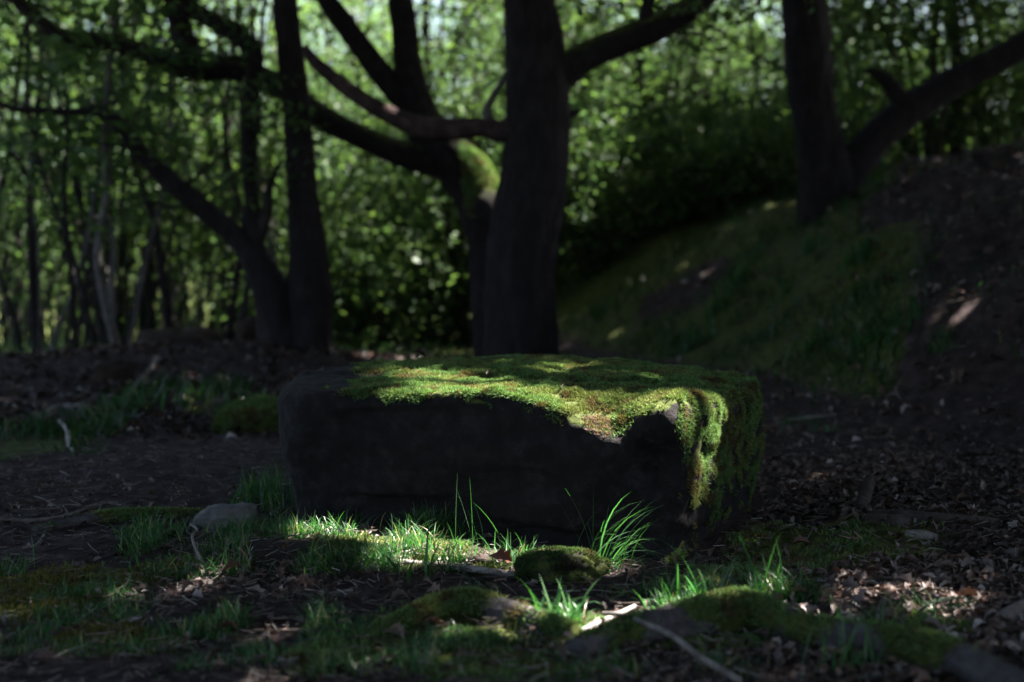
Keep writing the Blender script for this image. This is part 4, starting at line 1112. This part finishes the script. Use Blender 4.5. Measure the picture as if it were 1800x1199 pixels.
# ------------------------------------------------------------------ grass
def blades(pos, length, width, lean_dir=None, lean=0.6, tint=None, seg=4):
    n = len(pos)
    yaw = rng.random(n) * 6.283
    out = np.stack([np.cos(yaw), np.sin(yaw), 0 * yaw], -1)
    if lean_dir is not None: 
        out = out * 0.7 + np.asarray(lean_dir); out /= np.linalg.norm(out, axis=1)[:, None] + 1e-9
    bend = np.abs(rng.normal(lean, 0.5, n))
    V = np.zeros((n, seg + 1, 2, 3))
    side_ = np.cross(out, (0, 0, 1.0)); 
    tw = rng.normal(0, 0.6, n)[:, None]; side_ = side_ * np.cos(tw) + np.array((0, 0, 1.0)) * 0 + out * np.sin(tw)
    cur = np.array(pos, float); ang = np.abs(rng.normal(0.1, 0.38, n))
    for s in range(seg + 1):
        f = s / seg
        wd = (width * (1 - f ** 1.8) * (0.8 + 0.5 * f) + 0.0003)[:, None]
        V[:, s, 0] = cur + side_ * wd / 2; V[:, s, 1] = cur - side_ * wd / 2
        a = ang + bend * f * 1.3
        cur = cur + (out * np.sin(a)[:, None] + np.array((0, 0, 1.0)) * np.cos(a)[:, None]) * (length / seg)[:, None]
    idx = np.arange(n)[:, None] * (seg + 1) * 2
    q = []
    for s in range(seg):
        b0 = idx[:, 0] + s * 2
        q.append(np.stack([b0, b0 + 1, b0 + 3, b0 + 2], -1))
    C = np.repeat(tint, (seg + 1) * 2, 0)
    return V.reshape(-1, 3), np.vstack(q), C

def grass_tint(n, pos=None, dryness=0.12):
    a = np.array([[0.016, 0.052, 0.016]]); b = np.array([[0.042, 0.095, 0.030]]); c = np.array([[0.045, 0.095, 0.060]])
    k = rng.random((n, 1))
    t = np.where(k < 0.6, a + (b - a) * k / 0.6, b + (c - b) * (k - 0.6) / 0.4)
    dry = rng.random((n, 1)) < dryness
    return np.where(dry, np.array([[0.20, 0.16, 0.09]]), t) * rng.uniform(0.75, 1.25, (n, 1))

def inside_stone(x_, y_):
    p = np.array(ST_OUT); c = np.zeros(len(x_), bool); k = len(p)
    for i_ in range(k):
        x1, y1 = p[i_]; x2, y2 = p[(i_ + 1) % k]
        c ^= ((y1 > y_) != (y2 > y_)) & (x_ < (x2 - x1) * (y_ - y1) / (y2 - y1 + 1e-12) + x1)
    return c

GRASS = []
def grass_patch(px, py, rpx, rpy, n, ln, wd=0.0029, lean=1.0):
    c = G(px, py); e1, e2 = G(px, py - rpy), G(px, py + rpy)
    ry = max(abs(e1[1] - e2[1]) / 2, 0.04); rx = rpx * c[1] / FPX
    n = int(n * 0.62); m = n * 4
    th = rng.random(m) * 6.283; rr = np.sqrt(rng.random(m))
    x_ = c[0] + rr * np.cos(th) * rx; y_ = c[1] + rr * np.sin(th) * ry
    # tufts: keep where the tuft pattern is high
    k = fbm(x_ * 9, y_ * 9, 0, 123, 2) + 0.3 * (1 - rr)
    o = np.argsort(-k + rng.normal(0, 0.14, m))[:n]
    x_, y_ = x_[o], y_[o]
    ok = ~inside_stone(x_, y_); x_, y_ = x_[ok], y_[ok]
    p = np.stack([x_, y_, height(x_, y_) - 0.004], -1)
    L_ = ln * rng.uniform(0.3, 1.1, len(p)) * (0.7 + 0.5 * rng.random(len(p)))
    GRASS.append(blades(p, L_, wd * rng.uniform(0.6, 1.3, len(p)), None, lean, grass_tint(len(p))))

for a in [(200, 1080, 220, 40, 2300, 0.035), (480, 1110, 220, 44, 2500, 0.035), (760, 1150, 240, 36, 2100, 0.032), (120, 1150, 160, 36, 700, 0.04), (330, 1170, 200, 30, 800, 0.04), (320, 945, 110, 34, 1500, 0.075), (450, 955, 120, 30, 1700, 0.07), (590, 950, 110, 40, 1300, 0.07), (735, 955, 110, 38, 2400, 0.085), (760, 935, 60, 20, 900, 0.10),
          (700, 1000, 130, 20, 500, 0.05), (600, 1000, 90, 22, 600, 0.055), (900, 985, 40, 18, 260, 0.06), (250, 1015, 110, 20, 500, 0.05), (180, 1045, 70, 18, 500, 0.05),
          (470, 890, 60, 34, 900, 0.10), (520, 920, 60, 20, 400, 0.08), (430, 1100, 90, 22, 420, 0.07), (540, 1095, 70, 20, 320, 0.07), (985, 1098, 55, 12, 200, 0.07),
          (1250, 1062, 110, 20, 800, 0.075), (1340, 1058, 80, 20, 500, 0.075), (1160, 1070, 60, 16, 260, 0.07), (1500, 1120, 90, 34, 260, 0.09), (1400, 1060, 70, 26, 260, 0.08),
          (1590, 1090, 60, 20, 90, 0.09), (1310, 1180, 90, 20, 120, 0.06), (1020, 1190, 110, 16, 320, 0.06), (640, 1190, 120, 20, 420, 0.06), (300, 1100, 160, 30, 420, 0.05),
          (100, 1100, 140, 30, 420, 0.05), (30, 1010, 40, 20, 150, 0.07), (1420, 755, 55, 12, 500, 0.05), (130, 795, 80, 20, 260, 0.035), (60, 760, 100, 30, 260, 0.035), (210, 745, 40, 16, 120, 0.04),
          (1640, 620, 50, 30, 400, 0.08), (740, 1150, 120, 20, 260, 0.05), (880, 1130, 90, 16, 160, 0.05), (830, 1060, 60, 12, 90, 0.06), (1090, 1050, 60, 12, 80, 0.06)]:
    grass_patch(*a)
b = Bag()
for V, Q, C in GRASS: b.add(V, Q, None, C)
link('grass', b.mesh('grass', False), M['grass'], kind='stuff')

def tuft(label, px, py, n, ln, wd, lean, dirn=None, group=None, spread=0.03):
    g = G(px, py)
    p = np.stack([g[0] + rng.normal(0, spread, n), g[1] + rng.normal(0, spread * 0.6, n)], -1)
    p = np.hstack([p, (height(p[:, 0], p[:, 1]) - 0.004)[:, None]])
    V, Q, C = blades(p, ln * rng.uniform(0.55, 1.1, n), wd * rng.uniform(0.7, 1.25, n), dirn, lean, grass_tint(n, None, 0.0), 6)
    o = link('grass_tuft', mesh_from('grass_tuft', V - g, Q, False, C), M['grass'], None, g)
    return tag(o, label, 'grass', group)
tuft('tuft of long arching grass blades right of the small mossy rock', 1070, 1003, 46, 0.22, 0.0034, 1.35, (0.95, -0.1, 0))
tuft('few tall thin grass stems against the dark face of the big stone', 1030, 985, 7, 0.24, 0.0022, 0.25, (0.2, 0.1, 0))
tuft('small pale blue-green upright shoot beside the pale broken stick', 727, 1016, 7, 0.125, 0.0075, 0.2)
tuft('two broad pale blades standing up at the back of the sunlit grass', 598, 930, 5, 0.10, 0.006, 0.3)
tuft('bright tuft of grass between sunlit turf and the small mossy rock', 905, 990, 40, 0.085, 0.003, 0.5)
tuft('thin tall grass stems in front of the left part of the stone face', 830, 965, 8, 0.20, 0.002, 0.35)
tuft('blurred tuft of broad grass blades in front of the forked stick', 975, 1108, 30, 0.12, 0.0055, 0.6)
tuft('tall blurred grass blades leaning over the right front root', 1490, 1190, 20, 0.14, 0.0055, 0.8)
tuft('long blurred blades reaching left from behind the front root', 1370, 1060, 16, 0.17, 0.005, 0.7, (-0.6, -0.1, 0))
tuft('tuft of upright blades behind the thick front root', 1215, 1065, 36, 0.12, 0.0045, 0.5)
tuft('broad-leaved clump with bright blades below the brown boulder at left', 235, 722, 16, 0.17, 0.014, 1.1, spread=0.10)
tuft('second broad-leaved clump with drooping blades on the leafy mound', 292, 708, 8, 0.16, 0.012, 1.1, spread=0.08)
tuft('dark wispy grass tuft at the left corner of the big stone', 480, 895, 50, 0.17, 0.0025, 0.6, spread=0.05)

# ------------------------------------------------------------------ moss and low growth on the ground
m = 260000
mx_, my_ = rng.uniform(-2.2, 2.2, m), 2.1 + 2.9 * rng.random(m) ** 1.1
k = moss_mask(mx_, my_) * (my_ < 5.0)
k = k * smooth(-0.45, 0.05, fbm(mx_ * 10, my_ * 10, 0, 141, 3))
ok = (rng.random(m) < k) & ~inside_stone(mx_, my_) & (np.abs(mx_) < 0.40 * my_ + 0.1)
mx_, my_ = mx_[ok], my_[ok]
pos = np.stack([mx_, my_, height(mx_, my_) + 0.012 * fbm(mx_ * 14, my_ * 14, 0, 31, 3) + 0.002], -1)
tn = moss_tints(pos, len(pos))
gold = (np.abs(mx_ + 0.95) < 0.4) & (my_ < 3.2) & (my_ > 2.6)
tn = np.where(gold[:, None], np.array([[0.105, 0.095, 0.034]]) * rng.uniform(0.6, 1.2, (len(pos), 1)), tn)
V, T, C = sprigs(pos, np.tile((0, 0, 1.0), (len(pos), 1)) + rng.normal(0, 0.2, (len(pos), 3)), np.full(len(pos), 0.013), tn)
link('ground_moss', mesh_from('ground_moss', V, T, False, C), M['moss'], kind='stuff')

# rough low growth on the bank and beyond
m = 76000
gy = 5.2 + 9 * rng.random(m) ** 1.2; gx = rng.uniform(-0.42, 0.42, m) * gy
k = moss_mask(gx, gy) * smooth(-0.2, 0.25, fbm(gx * 2.2, gy * 2.2, 0, 151, 3) + 0.05)
ok = rng.random(m) < k
gx, gy = gx[ok], gy[ok]
p = np.stack([gx, gy, height(gx, gy) - 0.01], -1)
V, Q, C = blades(p, 0.11 * rng.uniform(0.4, 1.3, len(p)), 0.008 * rng.uniform(0.6, 1.4, len(p)), None, 0.9, grass_tint(len(p)) * 0.5, 3)
link('undergrowth', mesh_from('undergrowth', V, Q, False, C), M['grass'], kind='stuff')

# ------------------------------------------------------------------ dead leaves
def litter_density(x_, y_):
    k = 0.35 + 0.65 * smooth(-0.2, 0.3, fbm(x_ * 1.7, y_ * 1.7, 0, 161, 3))
    right_ = smooth(0.5, 0.9, x_) * smooth(5.5, 4.5, y_)
    k = np.maximum(k * 0.42, right_)
    k = k * (1 - 0.9 * moss_mask(x_, y_))
    k = np.maximum(k, 0.9 * np.exp(-(((x_ + 0.62) / 0.22) ** 2 + ((y_ - 3.1) / 0.12) ** 2)))
    return k
m = 70000
ly = 1.9 + 9 * rng.random(m) ** 1.7; lx = rng.uniform(-0.42, 0.42, m) * (ly + 0.3)
ok = (rng.random(m) < litter_density(lx, ly)) & ~inside_stone(lx, ly)
lx, ly = lx[ok], ly[ok]
lx = np.concatenate([lx, rng.uniform(-3.4, -0.5, 5000)]); ly = np.concatenate([ly, rng.uniform(5.8, 10.5, 5000)])
n = len(lx)
pos = np.stack([lx, ly, height(lx, ly) + 0.004 + 0.010 * rng.random(n)], -1)
sz = np.where(ly > 5.5, 0.045, np.where(lx > 0.45, 0.028, 0.017)) * rng.uniform(0.4, 1.5, n)
rot = euler_mats(n, 0.45)
cols = LITTER_COLS[rng.choice(len(LITTER_COLS), n, p=LITTER_P)] * rng.uniform(0.7, 1.25, (n, 1))
soaked = (fbm(lx * 1.1, ly * 1.1, 0, 171, 3) + 0.25 * (lx < 0.3) > 0.05) & (rng.random(n) < 0.8)     # older, rotted leaves are dark
cols = np.where(soaked[:, None], cols * 0.35, cols)
b = Bag()
ti = rng.integers(0, len(TEMPL), n)
for t in range(len(TEMPL)):
    s = np.where(ti == t)[0]
    if not len(s): continue
    TV, TQ = TEMPL[t]
    if True:                                     # lighter version: every other rib
        keep = [0, 3, 5, 7, 11]
        ids = keep + [12 + k for k in keep] + [24 + k for k in keep]
        TV = TV[ids]; TQ = np.array([q for k in range(4) for q in ((k, 5 + k, 6 + k, k + 1), (5 + k, 10 + k, 11 + k, 6 + k))])
    V = np.einsum('nij,vj->nvi', rot[s], TV) * sz[s][:, None, None] + pos[s][:, None]
    Q = (np.arange(len(s))[:, None, None] * len(TV) + TQ[None]).reshape(-1, 4)
    b.add(V.reshape(-1, 3), Q, None, np.repeat(cols[s], len(TV), 0))
link('leaf_litter', b.mesh('leaf_litter', False), M['litter'], kind='stuff')

# fine twigs, bud scales and stalks among the leaves
m = 26000
ly = 1.95 + 6 * rng.random(m) ** 1.5; lx = rng.uniform(-0.42, 0.42, m) * (ly + 0.3)
ok = (rng.random(m) < 0.35 + 0.65 * litter_density(lx, ly)) & ~inside_stone(lx, ly)
lx, ly = lx[ok], ly[ok]; n = len(lx)
ya = rng.random(n) * 6.283; L_ = 0.035 * rng.uniform(0.3, 1.8, n); rr_ = 0.0008 * rng.uniform(0.6, 2.0, n)
ax = np.stack([np.cos(ya), np.sin(ya), rng.normal(0, 0.22, n)], -1); sd = np.stack([-np.sin(ya), np.cos(ya), 0 * ya], -1); zz_ = np.array((0, 0, 1.0))
c0 = np.stack([lx, ly, height(lx, ly) + 0.006 + 0.012 * rng.random(n)], -1)
kink = rng.normal(0, 0.12, n)
V = np.zeros((n, 9, 3))
for e, f in enumerate((-0.5, 0.05, 0.5)):
    mid = c0 + ax * (L_ * f)[:, None] + sd * (kink * L_ * (0.25 - f * f) * 3)[:, None]
    for q_, (cs_, sn_) in enumerate(((1, 0), (-0.5, 0.87), (-0.5, -0.87))):
        V[:, e * 3 + q_] = mid + (sd * cs_ + zz_ * sn_) * rr_[:, None]
i0 = np.arange(n) * 9
Q = np.concatenate([np.stack([i0 + e * 3 + q_, i0 + e * 3 + (q_ + 1) % 3, i0 + e * 3 + 3 + (q_ + 1) % 3, i0 + e * 3 + 3 + q_], -1) for e in (0, 1) for q_ in range(3)])
cols = np.array([(0.09, 0.07, 0.06), (0.16, 0.13, 0.115), (0.05, 0.038, 0.033), (0.26, 0.23, 0.21)])[rng.choice(4, n, p=[0.4, 0.22, 0.32, 0.06])]
link('twig_litter', mesh_from('twig_litter', V.reshape(-1, 3), Q, False, np.repeat(cols, 9, 0)), M['litter'], kind='stuff')

# larger single leaves that can be picked out
LM = []
for k, (TV, TQ) in enumerate(TEMPL):
    for c in range(2):
        cc = LITTER_COLS[[0, 1, 2, 1, 4, 2, 0, 3, 5, 1, 0, 2][k * 2 + c]] * 0.85
        LM.append(mesh_from('dead_leaf', TV * 0.044, TQ, False, np.tile(cc * 1.15, (len(TV), 1))))
LZ = [(1400, 1790, 1000, 1150, 60, 'curled dry brown leaf on the leaf-strewn ground at the right front', 'dead leaves at the right front'),
      (1330, 1790, 860, 990, 40, 'dry brown leaf on the dark ground right of the big stone', 'dead leaves right of the stone'),
      (320, 560, 1005, 1050, 34, 'small pale dead leaf in the sunlit litter left of centre', 'dead leaves in the sunlit litter'),
      (560, 1180, 1010, 1195, 30, 'dead leaf in the mossy ground at the centre front', 'dead leaves at the centre front'),
      (20, 420, 1050, 1190, 12, 'dead leaf in the mossy grass at the lower left', 'dead leaves at the lower left')]
for x0, x1, y0, y1, cnt, lab, grp in LZ:
    for k in range(cnt):
        g = G(rp.uniform(x0, x1), rp.uniform(y0, y1))
        o = link('dead_leaf', rp.choice(LM), M['litter'], None, (g[0], g[1], g[2] + rp.uniform(0.006, 0.018)))
        o.rotation_euler = (rp.gauss(0, 0.3), rp.gauss(0, 0.3), rp.random() * 6.28)
        s = rp.uniform(0.6, 1.15); o.scale = (s, s, s)
        tag(o, lab, 'leaf', grp)
def one_leaf(label, loc, col, rot, size, tmpl=2):
    TV, TQ = TEMPL[tmpl]
    o = link('dead_leaf', mesh_from('dead_leaf', TV * size, TQ, False, np.tile(np.array(col), (len(TV), 1))), M['litter'], None, loc)
    o.rotation_euler = rot
    return tag(o, label, 'leaf')
g = G(875, 1000)
one_leaf('rusty red-brown oak leaf standing on edge beside the small mossy rock', (g[0], g[1], g[2] + 0.022), (0.10, 0.028, 0.018), (1.1, 0.3, 0.4), 0.06, 4)
tp = Ptop(735, 640)
one_leaf('dark curled leaf on the back edge of the big stone top', (tp[0], tp[1], 0.392), (0.03, 0.02, 0.018), (0.2, 0.4, 0.2), 0.05, 4)

for px, py, lab, sz_, tm in [(860, 668, 'small brown leaf scrap on the moss near the middle of the stone top', 0.028, 1), (1030, 668, 'pale leaf scrap on the moss toward the right of the stone top', 0.022, 3), (790, 650, 'dark leaf scrap on the left half of the mossy stone top', 0.026, 5)]:
    tp = Ptop(px, py)
    one_leaf(lab, (tp[0], tp[1], float(stone_top(np.array(tp[0]), np.array(tp[1]))) + 0.020), (0.10, 0.07, 0.06), (0.2, 0.2, px * 0.1), sz_, tm)
for x0, y0, x1, y1, lab in [(845, 652, 905, 650, 'thin dark twig lying on the back of the mossy stone top'), (985, 688, 1010, 676, 'short dark twig on the sunlit moss near the front of the stone')]:
    a, c = Ptop(x0, y0), Ptop(x1, y1)
    q = catmull([a, (a + c) / 2 + (0, 0, 0.003), c], 8); q[:, 2] = stone_top(q[:, 0], q[:, 1]) + 0.017
    V, Q, T = tube_arrays(q, np.linspace(0.0018, 0.001, 8), 6, 0.2, 20, 3); b = Bag(); b.add(V - q[4], Q, T)
    tag(link('thin_twig', b.mesh('thin_twig'), M['dark_stick'], None, q[4]), lab, 'twig')

# small plants on the face of the bank
for k in range(16):
    g = G(rp.uniform(1040, 1640), rp.uniform(430, 620))
    n_ = 26
    p = np.stack([g[0] + rng.normal(0, 0.05, n_), g[1] + rng.normal(0, 0.04, n_)], -1)
    p = np.hstack([p, (height(p[:, 0], p[:, 1]) - 0.01)[:, None]])
    V, Q, C = blades(p, 0.17 * rng.uniform(0.4, 1.2, n_), 0.014 * rng.uniform(0.6, 1.4, n_), None, 1.2, grass_tint(n_, None, 0.0) * 0.9, 4)
    tag(link('bank_plant', mesh_from('bank_plant', V - g, Q, False, C), M['grass'], None, g), 'small low green plant on the mossy face of the right bank', 'plant', 'small plants on the right bank')

# fern frond at the right
fg = G(1640, 1098)
fern = thing('fern_frond', 'small green fern frond among the dead leaves at the right front', 'fern', (fg[0], fg[1], fg[2]))
bs = Bag(); q = catmull([(0.05, 0, 0.0), (0.0, 0, 0.03), (-0.05, -0.01, 0.035), (-0.085, -0.02, 0.02)][::-1], 14)
q = catmull([(-0.05, 0, 0.0), (-0.02, 0, 0.03), (0.03, 0.0, 0.045), (0.075, 0.0, 0.05)], 14)
V, Q, T = tube_arrays(q, np.linspace(0.0012, 0.0005, 14), 5); bs.add(V, Q, T); link('stalk', bs.mesh('stalk'), M['dark_stick'], fern)
for k in range(3, 14):
    for s in (-1, 1):
        L = 0.032 * math.sin(math.pi * (0.25 + 0.72 * (k - 3) / 11))
        o_ = q[k]; tip = o_ + np.array((0.012, s * L * 0.6, -0.002 + s * L * 0.35))
        V = np.array([o_, (o_ + tip) / 2 + (0.006, 0, 0), tip, (o_ + tip) / 2 - (0.006, 0, 0)])
        link('leaflet', mesh_from('leaflet', V, np.array([[0, 1, 2, 3]]), False, np.tile((0.05, 0.11, 0.05), (4, 1))), M['fern'], fern)

print('triangles', sum(len(me.polygons) * 2 for me in bpy.data.meshes))
